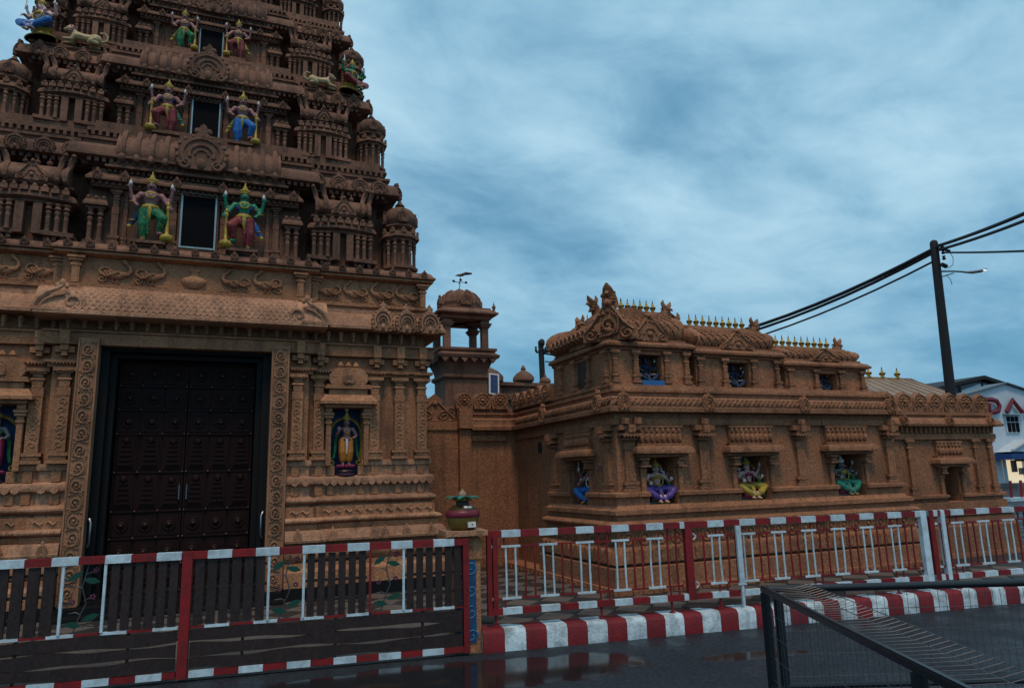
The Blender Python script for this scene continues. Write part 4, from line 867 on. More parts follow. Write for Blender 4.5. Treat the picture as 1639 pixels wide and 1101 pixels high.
# roof shrines
O_gf = orn_finial('gold', 'roof_finial'); O_scA = orn_scroll('stone_annex', 'scroll_carving_annex')
fb = MB(); fb.lathe([(.30, 0), (.30, .08), (.17, .12), (.17, .16)], 8); 
mk = MB(); mk.lathe([(.40, .30), (.41, .36), (.40, .42)], 8); M_fband = mk.mesh('finial_band', 'gold_dark')
mk = MB(); mk.lathe([(.11, .66), (.07, .80), (.01, 1.02)], 8); M_ftip = mk.mesh('finial_tip', 'gold_dark')
PS = orn_pilaster('stone_annex', .50, .10, .05, 'shrine_pilaster', False)
def shrine_profile(z): return [(0, z), (.03, z+.01), (.03, z+.04), (.09, z+.055), (.095, z+.085), (.075, z+.10), (.05, z+.13), (.0, z+.15), (-.02, z+.16), (-.02, z+.19)]
def shrine(name, x0, x1, y0, z0, zc, zr, nx, side=False, nfin=9):
    """box shrine with a niche, corniced and barrel-roofed; side=True adds the wing running back along the side wall"""
    yb = y0+.95
    bb = MB()
    pth = [(x0, 10.52 if side else yb), (x0, y0), (x1, y0), (x1, yb)]
    bm_ = MB()
    for p in ([pth[0], pth[1], (nx[0], y0)], [(nx[1], y0), (x1, y0), (x1, yb)]): bm_.sweep(p, [(.05, z0), (.05, z0+.05), (0, z0+.06), (0, zc)], .3)
    bm_.box(nx[0], nx[1], y0+.001, y0+.3, zc-.045, zc); bm_.box(nx[0]-.02, nx[1]+.02, y0+.28, y0+.31, z0, zc-.01)
    body = part(name, bm_, 'stone_annex', annex)
    part('shrine_cornice', MB().sweep(pth, shrine_profile(zc), .35), 'stone_annex', body)
    zb = zc+.17; h = zr-zb; d = .74
    rf = MB(); barrel(rf, x0+.10, x1-.08, zb, h, d, .09, y0+.10)
    roof = part('barrel_roof', rf, 'stone_annex', body, 50)
    lb = MB(); pr = barrel_profile(h, d, .09)[1:9]
    def fn(u, v):
        y, z = smooth_at(pr, v); return (x0+.14+u*(x1-x0-.26), y0+.10+y-.012, zb+z+.008)
    lattice(lb, fn, int((x1-x0-.26)/.125), 1, .42/(x1-x0)*1.4, .016, 9)
    tag(part('roof_lattice', lb, 'stone_annex', body), kind='stuff')
    rd = MB(); rd.box(x0+.10, x1-.08, y0+.10+d/2-.06, y0+.10+d/2+.06, zr-.012, zr+.03); part('ridge_beam', rd, 'stone_annex', body)
    for i in range(nfin):
        x = x0+.30+(x1-x0-.56)*i/(nfin-1); w_ = (x, y0+.10+d/2, zr+.03); sc_ = (.115, .115, .205)
        for nm, me in (('roof_finial', O_gf), ('finial_band', M_fband), ('finial_tip', M_ftip)): put(nm, me, body, w_, (0, 0, 0), sc_)
    for x, r in ((x0+.09, -PI/2), (x1-.07, PI/2)): put('ridge_horn', O_ear, body, (x, y0+.10+d/2, zr-.02), (0, 0, PI if r < 0 else 0), (.9, 1.0, .80)); bu = MB(); bu.ell((x+(-.02 if r < 0 else .02), y0+.10+d/2-.02, zb+h*.42), (.13, .44, h*.47), 14, 10); part('roof_bulb', bu, 'stone_annex', body)
    xm = (x0+x1)/2; put('gable_relief', O_nasi, body, (xm, y0-.005, zb-.02), (0, 0, 0), (.62, .55, h*.90))
    for x in (x0+.07, nx[0]-.07, nx[1]+.07, x1-.07): put('shrine_pilaster', PS, body, (x, y0, z0+.06), (0, 0, 0), (.8, 1, (zc-z0-.06)/.50))
    if side:
        b2 = MB(); k0 = len(b2.v); barrel(b2, y0+.10, 10.42, zb, h, d, .24, 0)
        for i in range(k0, len(b2.v)): x, y, z = b2.v[i]; b2.v[i] = (x0+.10+y, x, z)
        part('barrel_roof', b2.flip(), 'stone_annex', body, 50)
        lb = MB(); pr = barrel_profile(h, d, .24)[1:9]
        def fn2(u, v):
            y, z = smooth_at(pr, v); return (x0+.10+y-.012, y0+.2+u*(10.32-y0-.2), zb+z+.008)
        lattice(lb, fn2, 10, 1, .42, .016, 9); tag(part('roof_lattice', lb, 'stone_annex', body), kind='stuff')
        put('ridge_horn', O_ear, body, (x0+.10+d/2, 10.36, zr-.02), (0, 0, PI/2), (.9, 1.0, .80)); bu = MB(); bu.ell((x0+.10+d/2-.06, 10.44, zb+h*.42), (.58, .20, h*.52), 16, 10); part('roof_bulb', bu, 'stone_annex', body)
        put('gable_relief', O_nasi, body, (x0+.10, y0+.10, zb-.03), (0, 0, -PI/4), (.78, 1.3, h*1.32)); put('ridge_horn', O_ear, body, (x0+.14, y0+.14, zr+.02), (0, 0, -PI*.75), (1.0, 1.2, .95)); put('scroll_carving', O_scA, body, (x0+.02, y0+.02, zb+.02), (0, 0, -PI/4), (.34, .8, .38))
        put('gable_relief', O_nasi, body, (x0-.005, 9.45, zb-.02), (0, 0, -PI/2), (.72, .55, h*.90))
        for y in (y0+.10, 9.25, 9.72, 10.2): put('shrine_pilaster', PS, body, (x0, y, z0+.06), (0, 0, -PI/2), (.8, 1, (zc-z0-.06)/.50))
        nb = MB(); nb.box(x0-.004, x0+.05, 9.32, 9.65, z0+.08, zc-.04); part('niche_shade_panel', nb, 'niche_dark', body)  # flat dark panel; its colour stands in for the shade inside a recess
        for i in range(4):
            w_ = (x0+.10+d/2, 9.05+i*.36, zr+.0)
            for nm, me in (('roof_finial', O_gf), ('finial_band', M_fband), ('finial_tip', M_ftip)): put(nm, me, body, w_, (0, 0, 0), (.115, .115, .205))
    return body
shrine('roof_shrine', 5.01, 6.36, 8.66, 2.93, 3.46, 4.14, (5.49, 5.88), True, 8)
shrine('roof_shrine', 6.50, 8.10, 8.70, 2.90, 3.41, 3.98, (7.09, 7.50))
shrine('roof_shrine', 8.22, 9.90, 8.70, 2.90, 3.29, 3.73, (8.90, 9.29))
b = MB(); b.box(5.50, 5.87, 8.60, 8.72, 2.95, 3.03); part('blue_sheet', b, 'blue_sheet', annex)
# ------------------------------------------------------------------ wall joining tower and annex
cw = thing('connecting_wall', 'plain speckled stone wall with lotus merlons between the tower and the annex', 'wall', (3.9, 12.1, ZF))
part('wall', MB().box(2.7, 4.95, 12.1, 12.4, .2, 2.56), 'stone_annex', cw)
part('wall_foot', MB().box(3.0, 4.70, 12.02, 12.1, .2, .36), 'stone_annex', cw)
part('wall_band', MB().sweep([(4.06, 12.095), (4.72, 12.095)], [(0, 2.36), (.05, 2.37), (.05, 2.46), (0, 2.47)], .02), 'stone_annex', cw)
part('coping', MB().box(2.7, 3.83, 12.07, 12.36, 2.565, 2.72), 'stone_annex', cw)
b = MB(); b.box(3.835, 4.052, 12.0, 12.3, .2, 2.58); b.box(3.815, 4.058, 11.93, 12.3, 2.585, 2.935); part('corner_pier', b, 'stone_annex', cw)
part('parapet', MB().box(4.06, 4.93, 12.10, 12.4, 2.565, 2.94), 'stone_annex', cw)
put('crest_panel', O_crest, cw, (3.42, 12.16, 2.72), (0, 0, 0), (.74, .8, .52))
for x in (3.95, 4.29, 4.63): put('lotus_merlon', O_ros, cw, (x, 12.10, 2.94), (0, 0, 0), (.33, .45, .29))
for y in (12.0, 11.66, 11.32, 10.98, 10.64): put('lotus_merlon', O_ros, annex, (XA+.02, y, 2.93), (0, 0, -PI/2), (.33, .45, .29))
for (yy, zz_) in ((8.98, 1.77), (10.18, 1.77)):
    b = MB()
    for k in range(3): b.tube([(XA-.004, yy-.04+k*.045+dx*.6, zz_+dz) for dx, _, dz in spiral(0, .0+.03*(k % 2), .028, .006, rad(70*k), 1.3, 10)], .004, 4)
    b.tube([(XA-.004, yy-.06, zz_+.06), (XA-.004, yy+.07, zz_+.055)], .004, 4); part('painted_mark', b, 'p_magenta', annex)
# drain spout hole on the side wall
b = MB(); b.lathe([(.035, 0), (.04, .03), (.03, .16), (.04, .18)], 8); part('rain_spout', b.xf(t=(XA-.02, 11.0, 2.1)), 'p_black', annex)
# ------------------------------------------------------------------ painted statues
def remesh(mb, m, name, voxel=.010):
    me = bpy.data.meshes.new(name); me.from_pydata(mb.v, [], mb.f); me.update()
    o = bpy.data.objects.new('tmp', me); COL.objects.link(o)
    md = o.modifiers.new('r', 'REMESH'); md.mode = 'VOXEL'; md.voxel_size = voxel; md.use_smooth_shade = True
    sm = o.modifiers.new('s', 'SMOOTH'); sm.factor = .5; sm.iterations = 2
    dg = bpy.context.evaluated_depsgraph_get(); ev = o.evaluated_get(dg); nm = bpy.data.meshes.new_from_object(ev)
    bpy.data.objects.remove(o); bpy.data.meshes.remove(me)
    nm.name = name; nm.materials.clear(); nm.materials.append(MATS[m])
    nm.polygons.foreach_set('use_smooth', [True]*len(nm.polygons))
    return nm
def cap(b, p, q, r0, r1, n=8):
    b.tube([p, q], [r0, r1], n); b.ell(p, r0, n, 6); b.ell(q, r1, n, 6)
def limb(b, pts, rs):
    for i in range(len(pts)-1): cap(b, pts[i], pts[i+1], rs[i], rs[i+1])
def hand(b, p, d, side, s=1.0, curl=.6):
    """palm, four curled fingers of different lengths and a thumb; d = pointing direction"""
    p = np.array(p); d = np.array(d, float); d /= np.linalg.norm(d); up = np.array([0, 0, 1.]) if abs(d[2]) < .8 else np.array([0, -1., 0])
    sd_ = np.cross(d, up); sd_ /= np.linalg.norm(sd_); nn_ = np.cross(sd_, d)
    cap(b, p, p+d*.035*s, .022*s, .026*s)
    for k, ln in enumerate((.034, .042, .040, .030)):
        f0 = p+d*.045*s+sd_*(k-1.5)*.015*s; f1 = f0+d*ln*.6*s-nn_*curl*.01*s; f2 = f1+d*ln*.4*s-nn_*curl*.024*s
        limb(b, [f0, f1, f2], [.0095*s, .009*s, .008*s])
    t0 = p+d*.012*s+sd_*side*.022*s; t1 = t0+d*.022*s+sd_*side*.018*s; limb(b, [t0, t1, t1+d*.018*s], [.010*s, .0095*s, .008*s])
def head(b, c, s=1.0):
    c = np.array(c); b.ell(c, (.058*s, .066*s, .080*s), 12, 9); b.ell(c+np.array([0, -.030, -.040])*s, (.040*s, .042*s, .042*s), 10, 7)
    b.ell(c+np.array([0, -.066, -.010])*s, (.013*s, .020*s, .022*s), 8, 6)
    for k in (-1, 1): b.ell(c+np.array([k*.058, 0, -.008])*s, (.012*s, .02*s, .028*s), 6, 5)
def face_parts(T, c, s, hair=True, moust=True):
    c = np.array(c)
    e = MB()
    for k in (-1, 1): e.ell(c+np.array([k*.024, -.060, .010])*s, (.014*s, .008*s, .009*s), 6, 5)
    link('eye', e.mesh('eye', 'p_white', 60), T)
    h = MB()
    for k in (-1, 1):
        h.ell(c+np.array([k*.024, -.068, .010])*s, (.006*s, .004*s, .007*s), 5, 4); h.tube([tuple(c+np.array([k*.008, -.066, .028])*s), tuple(c+np.array([k*.042, -.056, .030])*s)], .005*s, 4)
        if moust: h.tube([tuple(c+np.array([0, -.078, -.034])*s), tuple(c+np.array([k*.024, -.072, -.040])*s), tuple(c+np.array([k*.044, -.056, -.028])*s)], [.008*s, .008*s, .003*s], 4)
    if hair:
        h.ell(c+np.array([0, .024, .014])*s, (.068*s, .060*s, .082*s), 10, 7)
        for k in (-1, 1): h.ell(c+np.array([k*.052, .028, -.07])*s, (.030*s, .035*s, .06*s), 8, 6)
    link('hair', h.mesh('hair', 'p_black', 60), T)
    l = MB(); l.ell(c+np.array([0, -.070, -.050])*s, (.018*s, .008*s, .007*s), 6, 4); link('lips', l.mesh('lips', 'p_red', 60), T)
def crown(T, c, s, m='p_yellow', tall=1.0):
    b = MB(); b.lathe([(.066*s, 0), (.070*s, .012*s), (.064*s, .03*s), (.066*s, .04*s), (.050*s, .07*s*tall), (.052*s, .08*s*tall), (.034*s, .11*s*tall), (.036*s, .12*s*tall), (.014*s, .15*s*tall), (.018*s, .165*s*tall), (.004*s, .20*s*tall)], 12, (c[0], c[1]+.008*s, c[2]+.045*s))
    for k in range(7):
        a = rad(180+30*k); b.ell((c[0]+.066*s*math.cos(a), c[1]+.008*s+.066*s*math.sin(a), c[2]+.092*s), (.014*s, .010*s, .022*s), 6, 5)
    link('crown', b.mesh('crown', m, 50), T)
def ring(T, name, pts, r, m): b = MB(); b.tube(pts, r, 6, 1, True); link(name, b.mesh(name, m, 60), T)
def ell_ring(cx_, cy_, cz, rx, rz, tilt, n=18): return [(cx_+rx*math.cos(2*PI*i/n), cy_-tilt*(.5-.5*math.sin(2*PI*i/n))*1.0, cz+rz*math.sin(2*PI*i/n)) for i in range(n)]
def place(T, loc, s, rz=0.0):
    T.location = loc; T.scale = (s, s, s); T.rotation_euler = (0, 0, rz); return T
def guardian(label, loc, s, m, skin, cloth, sash, scarf, torso=None):
    T = tag(bpy.data.objects.new('guardian_statue', None), label, 'statue', 'guardian statues beside the tower windows'); COL.objects.link(T); T.empty_display_size = .1
    b = MB()
    limb(b, [(0, .0, .53), (0, 0, .62), (0, -.01, .73)], [.105, .085, .115]); b.ell((0, 0, .765), (.15, .075, .055), 12, 8)
    b.ell((-.055, -.07, .745), (.05, .035, .04), 8, 6); b.ell((.055, -.07, .745), (.05, .035, .04), 8, 6)
    limb(b, [(0, 0, .78), (0, -.012, .85)], [.045, .04]); head(b, (0, -.02, .905))
    limb(b, [(-.08*m, .0, .50), (-.095*m, -.02, .28), (-.07*m, .01, .06)], [.07, .055, .035]); limb(b, [(-.07*m, .0, .03), (-.08*m, -.10, .02)], [.035, .026])
    limb(b, [(.08*m, 0, .50), (.185*m, -.13, .36), (.14*m, -.07, .15)], [.07, .055, .035]); limb(b, [(.14*m, -.08, .13), (.17*m, -.17, .115)], [.033, .025])
    limb(b, [(.145*m, 0, .765), (.225*m, -.03, .64), (.275*m, -.11, .585)], [.048, .038, .027]); hand(b, (.275*m, -.115, .575), (.3*m, -.5, -.8), m)
    limb(b, [(-.145*m, 0, .765), (-.235*m, -.01, .64), (-.20*m, -.11, .58)], [.048, .038, .027]); hand(b, (-.20*m, -.115, .575), (.4*m, -.6, -.3), -m)
    for k in (-1, 1):
        limb(b, [(k*.13, .03, .76), (k*.265, .03, .70), (k*.285, -.02, .83)], [.042, .033, .023]); hand(b, (k*.285, -.022, .845), (k*.1, -.2, 1), k)
    link('body', remesh(b, skin, 'body'), T)
    c = MB()
    limb(c, [(-.08*m, .0, .50), (-.098*m, -.02, .28), (-.072*m, .01, .085)], [.088, .075, .052]); limb(c, [(.08*m, 0, .50), (.19*m, -.135, .365), (.15*m, -.08, .20)], [.088, .078, .052]); limb(c, [(0, 0, .55), (0, -.02, .47)], [.112, .10])
    limb(c, [(-.02*m, -.09, .46), (-.02*m, -.075, .28), (-.01*m, -.05, .14)], [.03, .035, .02])
    link('dhoti', remesh(c, cloth, 'dhoti'), T)
    if torso:
        v_ = MB(); v_.ell((0, -.005, .71), (.135, .100, .07), 12, 8); link('vest', v_.mesh('vest', torso, 60), T)
    w_ = MB(); w_.lathe([(.118, 0), (.124, .015), (.122, .045), (.112, .055)], 14, (0, 0, .535), 1.02, .95); w_.tube([(0, -.115, .55), (.005, -.125, .48), (0, -.12, .40), (.01, -.10, .33)], [.022, .03, .022, .01], 6)
    link('belt', w_.mesh('belt', sash, 50), T)
    sf = MB(); sf.tube([(-.13*m, .03, .54), (-.19*m, .03, .42), (-.24*m, .02, .32), (-.27*m, .01, .26)], [.03, .045, .04, .015], 8, .5); link('scarf', sf.mesh('scarf', scarf, 50), T)
    st = MB(); st.ell((-.275*m, .0, .25), (.03, .02, .03), 6, 5); link('scarf_tassel', st.mesh('scarf_tassel', 'p_yellow', 50), T); st = MB(); st.ell((-.235*m, -.005, .345), (.045, .022, .014), 6, 5); link('scarf_trim', st.mesh('scarf_trim', 'p_yellow', 50), T)
    ring(T, 'necklace', ell_ring(0, -.06, .745, .062, .062, .055), .013, 'p_yellow'); ring(T, 'collar', [(.075*math.cos(2*PI*i/14), .0+.065*math.sin(2*PI*i/14)-.01, .80-.012*math.sin(2*PI*i/14+PI)) for i in range(14)], .014, 'p_yellow')
    an = MB()
    for k in (-1, 1):
        for (x, y, z) in ((k*.185, -.015, .70), (k*.245, -.07, .61)): an.ell((x, y, z), (.044, .044, .015), 8, 5)
    an.ell((-.075*m, .005, .075), (.05, .05, .015), 8, 5); an.ell((-.075*m, -.06, .012), (.05, .10, .012), 8, 4); link('bangle', an.mesh('bangle', 'p_yellow', 50), T)
    bp_ = MB(); bp_.ell((0, -.062, .77), (.085, .055, .035), 10, 7); link('breast_ornament', bp_.mesh('breast_ornament', 'p_yellow', 60), T)
    face_parts(T, (0, -.02, .905), 1.0); crown(T, (0, -.02, .905), 1.0)
    at = MB()
    for k in (-1, 1): at.lathe([(.012, 0), (.026, .02), (.022, .05), (.010, .07), (.004, .09)], 8, (k*.285, -.045, .885))
    link('emblem', at.mesh('emblem', 'p_white', 50), T)
    mc = MB(); mc.lathe([(.05, 0), (.085, .02), (.10, .06), (.085, .10), (.04, .12), (.024, .14), (.020, .50), (.03, .52), (.03, .55), (.018, .57), (.03, .59), (.02, .62), (.004, .65)], 12, (.255*m, -.135, 0)); mc.ell((.33*m, -.15, .07), (.02, .02, .02), 6, 5)
    link('mace', mc.mesh('mace', 'p_yellow', 50), T)
    return place(T, loc, s)
def seated(label, loc, s, rz, skin, cloth, seat, edge, arms=4, garland='p_yellow', group='seated statues in the annex niches', crown_m='p_yellow', back=None, moust=False, name='seated_statue'):
    T = tag(bpy.data.objects.new(name, None), label, 'statue', group); COL.objects.link(T); T.empty_display_size = .1
    b = MB()
    limb(b, [(0, .02, .33), (0, .02, .43), (0, .01, .55)], [.105, .088, .11]); b.ell((0, .01, .585), (.15, .075, .055), 12, 8)
    limb(b, [(0, .01, .60), (0, 0, .67)], [.042, .038]); head(b, (0, -.01, .725))
    for k in (-1, 1):
        limb(b, [(k*.145, .01, .585), (k*.215, -.04, .47), (k*.20, -.16, .46)], [.045, .036, .026]); hand(b, (k*.20, -.17, .465), (k*.15, -.5, .8 if k > 0 else -.5), k)
        if arms >= 4: limb(b, [(k*.13, .05, .58), (k*.255, .05, .56), (k*.275, -.02, .68)], [.042, .033, .023]); hand(b, (k*.275, -.022, .69), (k*.1, -.2, 1), k)
        if arms >= 6: limb(b, [(k*.13, .06, .56), (k*.285, .03, .46), (k*.315, -.06, .54)], [.040, .032, .022]); hand(b, (k*.315, -.065, .55), (k*.2, -.3, 1), k)
        limb(b, [(k*.06, -.23, .05), (k*.065, -.31, .03)], [.034, .026])
        limb(b, [(k*.045, -.225, .15), (k*.055, -.23, .06)], [.035, .033])
    link('body', remesh(b, skin, 'body'), T)
    c = MB()
    for k in (-1, 1): limb(c, [(k*.08, .0, .30), (k*.27, -.16, .285), (k*.13, -.23, .16), (k*.055, -.225, .09)], [.098, .078, .070, .045])
    limb(c, [(0, .02, .33), (0, -.06, .28)], [.118, .10]); limb(c, [(0, -.15, .26), (0, -.24, .10)], [.05, .03])
    link('dhoti', remesh(c, cloth, 'dhoti'), T)
    ring(T, 'garland', ell_ring(0, -.075, .475, .085, .115, .05), .014, garland); ring(T, 'collar', [(.07*math.cos(2*PI*i/14), .06*math.sin(2*PI*i/14), .615+.012*math.sin(2*PI*i/14)) for i in range(14)], .013, 'p_yellow')
    w_ = MB(); w_.lathe([(.118, 0), (.124, .015), (.12, .04)], 14, (0, .02, .345), 1.02, .95); link('belt', w_.mesh('belt', 'p_yellow', 50), T)
    for k in (-1, 1):
        for c_, r_ in (((k*.185, -.01, .53), (.043, .043, .014)), ((k*.20, -.14, .462), (.034, .018, .034)), ((k*.06, -.23, .085), (.042, .042, .012)), ((k*.066, -.30, .03), (.03, .045, .022))):
            w_ = MB(); w_.ell(c_, r_, 8, 5); link('bangle', w_.mesh('bangle', 'p_yellow', 50), T)
    bp_ = MB(); bp_.ell((0, -.06, .545), (.085, .055, .045), 10, 7); link('breast_ornament', bp_.mesh('breast_ornament', garland, 60), T)
    face_parts(T, (0, -.01, .725), 1.0, True, moust); crown(T, (0, -.01, .725), 1.0, crown_m)
    at = MB()
    for k in (-1, 1):
        at.lathe([(.012, 0), (.028, .02), (.022, .05), (.010, .075), (.004, .10)], 8, (k*.275, -.045, .73))
        if arms >= 6: at.lathe([(.012, 0), (.030, .03), (.012, .06), (.004, .08)], 8, (k*.32, -.085, .595))
    if arms >= 4: at.tube([(-.275, -.06, .72), (-.27, -.05, .92)], .009, 5)
    link('emblem', at.mesh('emblem', 'p_white', 50), T)
    p = MB(); p.lathe([(.27, 0), (.27, .02), (.21, .035), (.20, .09), (.16, .13), (.18, .17), (.20, .20), (.17, .215)], 16, (0, .04, .0), 1.0, .62); link('pedestal', p.mesh('pedestal', seat, 50), T)
    e_ = MB(); e_.lathe([(.285, 0), (.29, .008), (.285, .024), (.275, .026)], 18, (0, .04, .0), 1.0, .66); link('pedestal_edge', e_.mesh('pedestal_edge', edge, 50), T)
    if group.startswith('seated statues in the annex'):
        q = np.random.default_rng(len(label))
        for mname in ('p_magenta', 'p_white', 'p_green', 'p_orange'):
            fl = MB()
            for i in range(9):
                a = rad(q.uniform(-20, 200)); r_ = q.uniform(.20, .33); fl.ell((r_*math.cos(a), .03+q.uniform(-.05, .06), .50+r_*.95*math.sin(a)), (q.uniform(.018, .034), .022, q.uniform(.018, .04)), 6, 5)
            tag(link('flower_cluster', fl.mesh('flower_cluster', mname, 60), T), kind='stuff')
        for k, mname in ((-1, 'p_red'), (1, 'p_green')):
            sh = MB(); sh.tube([(k*.15, .02, .58), (k*.20, -.07, .44), (k*.26, -.10, .33), (k*.30, -.08, .16), (k*.27, -.12, .03)], [.02, .03, .034, .036, .02], 6); link('shawl', sh.mesh('shawl', mname, 50), T)
    if back:
        q = MB(); q.tube(arcpts(0, .40, .33, rad(-60), rad(240), 22, .16, .95), .028, 6); link('halo', q.mesh('halo', back, 50), T)
    place(T, loc, s, rz); T.scale = (s*1.16, s*1.05, s*.97); return T
def goddess(label, loc, s, cloth, skin, hue):
    T = tag(bpy.data.objects.new('niche_statue', None), label, 'statue', 'standing statues in the tower wall niches'); COL.objects.link(T); T.empty_display_size = .1
    Z = .19
    b = MB()
    limb(b, [(0, 0, .50+Z), (0.01, 0, .60+Z), (0, -.01, .71+Z)], [.10, .078, .10]); b.ell((0, 0, .745+Z), (.135, .07, .05), 12, 8); limb(b, [(0, 0, .76+Z), (0, -.01, .83+Z)], [.04, .036]); head(b, (0, -.02, .885+Z))
    for k in (-1, 1): limb(b, [(k*.065, 0, .48+Z), (k*.07, -.02, .26+Z), (k*.06, .0, .05+Z)], [.07, .052, .034]); limb(b, [(k*.06, 0, .03+Z), (k*.075, -.09, .02+Z)], [.034, .025])
    limb(b, [(-.13, 0, .745+Z), (-.205, -.02, .62+Z), (-.16, -.10, .70+Z)], [.043, .034, .024]); hand(b, (-.16, -.105, .71+Z), (0, -.2, 1), -1)
    limb(b, [(.13, 0, .745+Z), (.205, -.02, .62+Z), (.16, -.12, .575+Z)], [.043, .034, .024]); hand(b, (.155, -.125, .575+Z), (-.3, -.6, 0), 1)
    link('body', remesh(b, skin, 'body'), T)
    c = MB()
    for k in (-1, 1): limb(c, [(k*.055, 0, .50+Z), (k*.07, -.02, .28+Z), (k*.062, 0, .14+Z)], [.10, .085, .075])
    link('skirt', remesh(c, cloth, 'skirt'), T)
    v_ = MB(); v_.ell((0, -.005, .70+Z), (.115, .092, .08), 12, 8); v_.lathe([(.112, 0), (.118, .02), (.105, .045)], 14, (0, 0, .505+Z)); link('bodice', v_.mesh('bodice', hue, 60), T)
    ring(T, 'necklace', ell_ring(0, -.06, .72+Z, .055, .065, .05), .012, 'p_yellow')
    w_ = MB(); w_.tube([(0, -.10, .54+Z), (0, -.11, .40+Z), (0, -.095, .24+Z)], [.03, .025, .012], 6); link('sash', w_.mesh('sash', 'p_white', 50), T)
    for k in (-1, 1):
        sc_ = MB(); sc_.tube([(k*.12, .05, .72+Z), (k*.21, .04, .52+Z), (k*.22, .02, .30+Z), (k*.25, .0, .16+Z)], [.02, .03, .03, .02], 6); link('shawl', sc_.mesh('shawl', 'p_green', 50), T)
    face_parts(T, (0, -.02, .885+Z), 1.0, True, False); crown(T, (0, -.02, .885+Z), 1.0, 'p_yellow', 1.1)
    tp = MB(); tp.ell((0, -.01, 1.155+Z), (.045, .04, .04), 8, 6); link('crown_tip', tp.mesh('crown_tip', 'p_white', 60), T)
    h = MB(); h.tube([(-.30, .10, .10+Z), (-.315, .10, .40+Z)]+[(x, .10, z) for x, _, z in arcpts(0, .66+Z, .31, PI, 0, 18)]+[(.315, .10, .40+Z), (.30, .10, .10+Z)], .020, 6)
    for k in (-1, 1): h.tube([(k*x, .09, z) for x, _, z in spiral(.27, .08+Z, .075, .02, rad(90), -1.2, 12)], .02, 5)
    link('halo', h.mesh('halo', 'p_yellow', 50), T)
    fl = MB()
    for i in range(30):
        a = PI*i/29; fl.ell((.345*math.cos(a), .10, .66+Z+.345*math.sin(a)), (.014, .012, .014), 5, 4)
    for k in (-1, 1):
        for i in range(12): fl.ell((k*.345, .10, .14+Z+i*.043), (.014, .012, .014), 5, 4)
    link('halo_beads', fl.mesh('halo_beads', 'p_orange', 50), T)
    p = MB(); p.lathe([(.20, 0), (.20, .03), (.15, .05), (.17, .085), (.15, .11), (.11, .125), (.17, .16), (.18, .19), (.15, .20)], 16, (0, -.01, .0), 1, .7); link('pedestal', p.mesh('pedestal', 'pedestal_dark', 50), T)
    rp = MB()
    for i in range(9):
        a = rad(180+i*22.5); rp.ell((.165*math.cos(a), -.01+.115*math.sin(a), .185), (.03, .022, .035), 6, 5)
    link('lotus_petals', rp.mesh('lotus_petals', 'p_magenta', 50), T)
    return place(T, loc, s)
def lion(label, loc, s, m):
    T = tag(bpy.data.objects.new('lion_statue', None), label, 'statue', 'lion statues on the tower cornice'); COL.objects.link(T)
    b = MB()
    limb(b, [(-.22*m, 0, .22), (0, 0, .20), (.24*m, 0, .20)], [.13, .11, .13]); b.ell((.24*m, 0, .20), (.16, .13, .16), 10, 8)
    limb(b, [(-.24*m, 0, .26), (-.34*m, 0, .36)], [.11, .10]); b.ell((-.37*m, -.01, .38), (.10, .10, .10), 10, 8); b.ell((-.46*m, -.02, .35), (.06, .06, .05), 8, 6)
    for k in (-1, 1):
        limb(b, [(-.24*m, k*.09, .18), (-.30*m, k*.10, .06), (-.48*m, k*.10, .04)], [.07, .05, .04]); limb(b, [(.26*m, k*.10, .16), (.14*m, k*.13, .08), (.30*m, k*.13, .04), (.10*m, k*.13, .035)], [.10, .07, .05, .04])
        b.ell((-.36*m, k*.07, .46), (.025, .02, .035), 6, 5)
    limb(b, [(.38*m, 0, .16), (.50*m, 0, .22), (.52*m, 0, .36), (.44*m, 0, .44), (.34*m, 0, .42)], [.03, .026, .024, .022, .03])
    link('body', remesh(b, 'lion_cream', 'body', .014), T)
    q = MB()
    for i in range(14):
        a = 2*PI*i/14; q.ell((-.31*m+.015*math.sin(3*a), .105*math.cos(a), .36+.115*math.sin(a)), (.045, .035, .045), 6, 5)
    link('mane', q.mesh('mane', 'skin_mauve', 60), T)
    return place(T, loc, s)
def tier_xyz(ti, x, y, z):
    T, s, zb, yf = tiers[ti]; return (XC+x*s, yf+y*s, zb+z*s)
guardian('four-armed guardian statue in green trousers with blue scarf, beside the lowest dark window', tier_xyz(0, -.60, -.24, .062), .90, 1, 'skin_mauve', 'p_green', 'p_yellow', 'p_navy')
guardian('green-skinned guardian statue in red trousers with a yellow mace, beside the lowest dark window', tier_xyz(0, .60, -.24, .062), .90, -1, 'skin_green', 'p_red', 'p_yellow', 'p_blue', 'p_violet')
guardian('guardian statue in a navy vest and red trousers, beside the second window up', tier_xyz(1, -.60, -.24, .062), .78, -1, 'skin_mauve', 'p_red', 'p_yellow', 'p_teal', 'p_navy')
guardian('guardian statue in bright blue trousers with a yellow mace, beside the second window up', tier_xyz(1, .60, -.24, .062), .78, 1, 'skin_mauve', 'p_blue', 'p_yellow', 'p_yellow')
guardian('guardian statue in green and yellow skirt, beside the topmost window', tier_xyz(2, -.52, -.22, .197), .64, 1, 'skin_mauve', 'p_green', 'p_yellow', 'p_yellow')
guardian('guardian statue in red and yellow skirt, beside the topmost window', tier_xyz(2, .52, -.22, .197), .64, -1, 'skin_mauve', 'p_red', 'p_yellow', 'p_yellow')
for x in (-.52, .52):
    b = MB(); b.box(-.16, .16, -.36, .0, .02, .195); link('statue_block', b.mesh('statue_block', 'stone_tower'), tiers[2][0], (x, .0, 0))
GCZ = 6.71+1.62*.86
seated('seated statue with deep blue legs and pink torso on the tower cornice corner', (-2.76, 11.0, GCZ), .70, -.5, 'skin_pink', 'p_blue', 'p_yellow', 'p_yellow', 4, 'p_yellow', 'seated statues on the tower cornice corners')
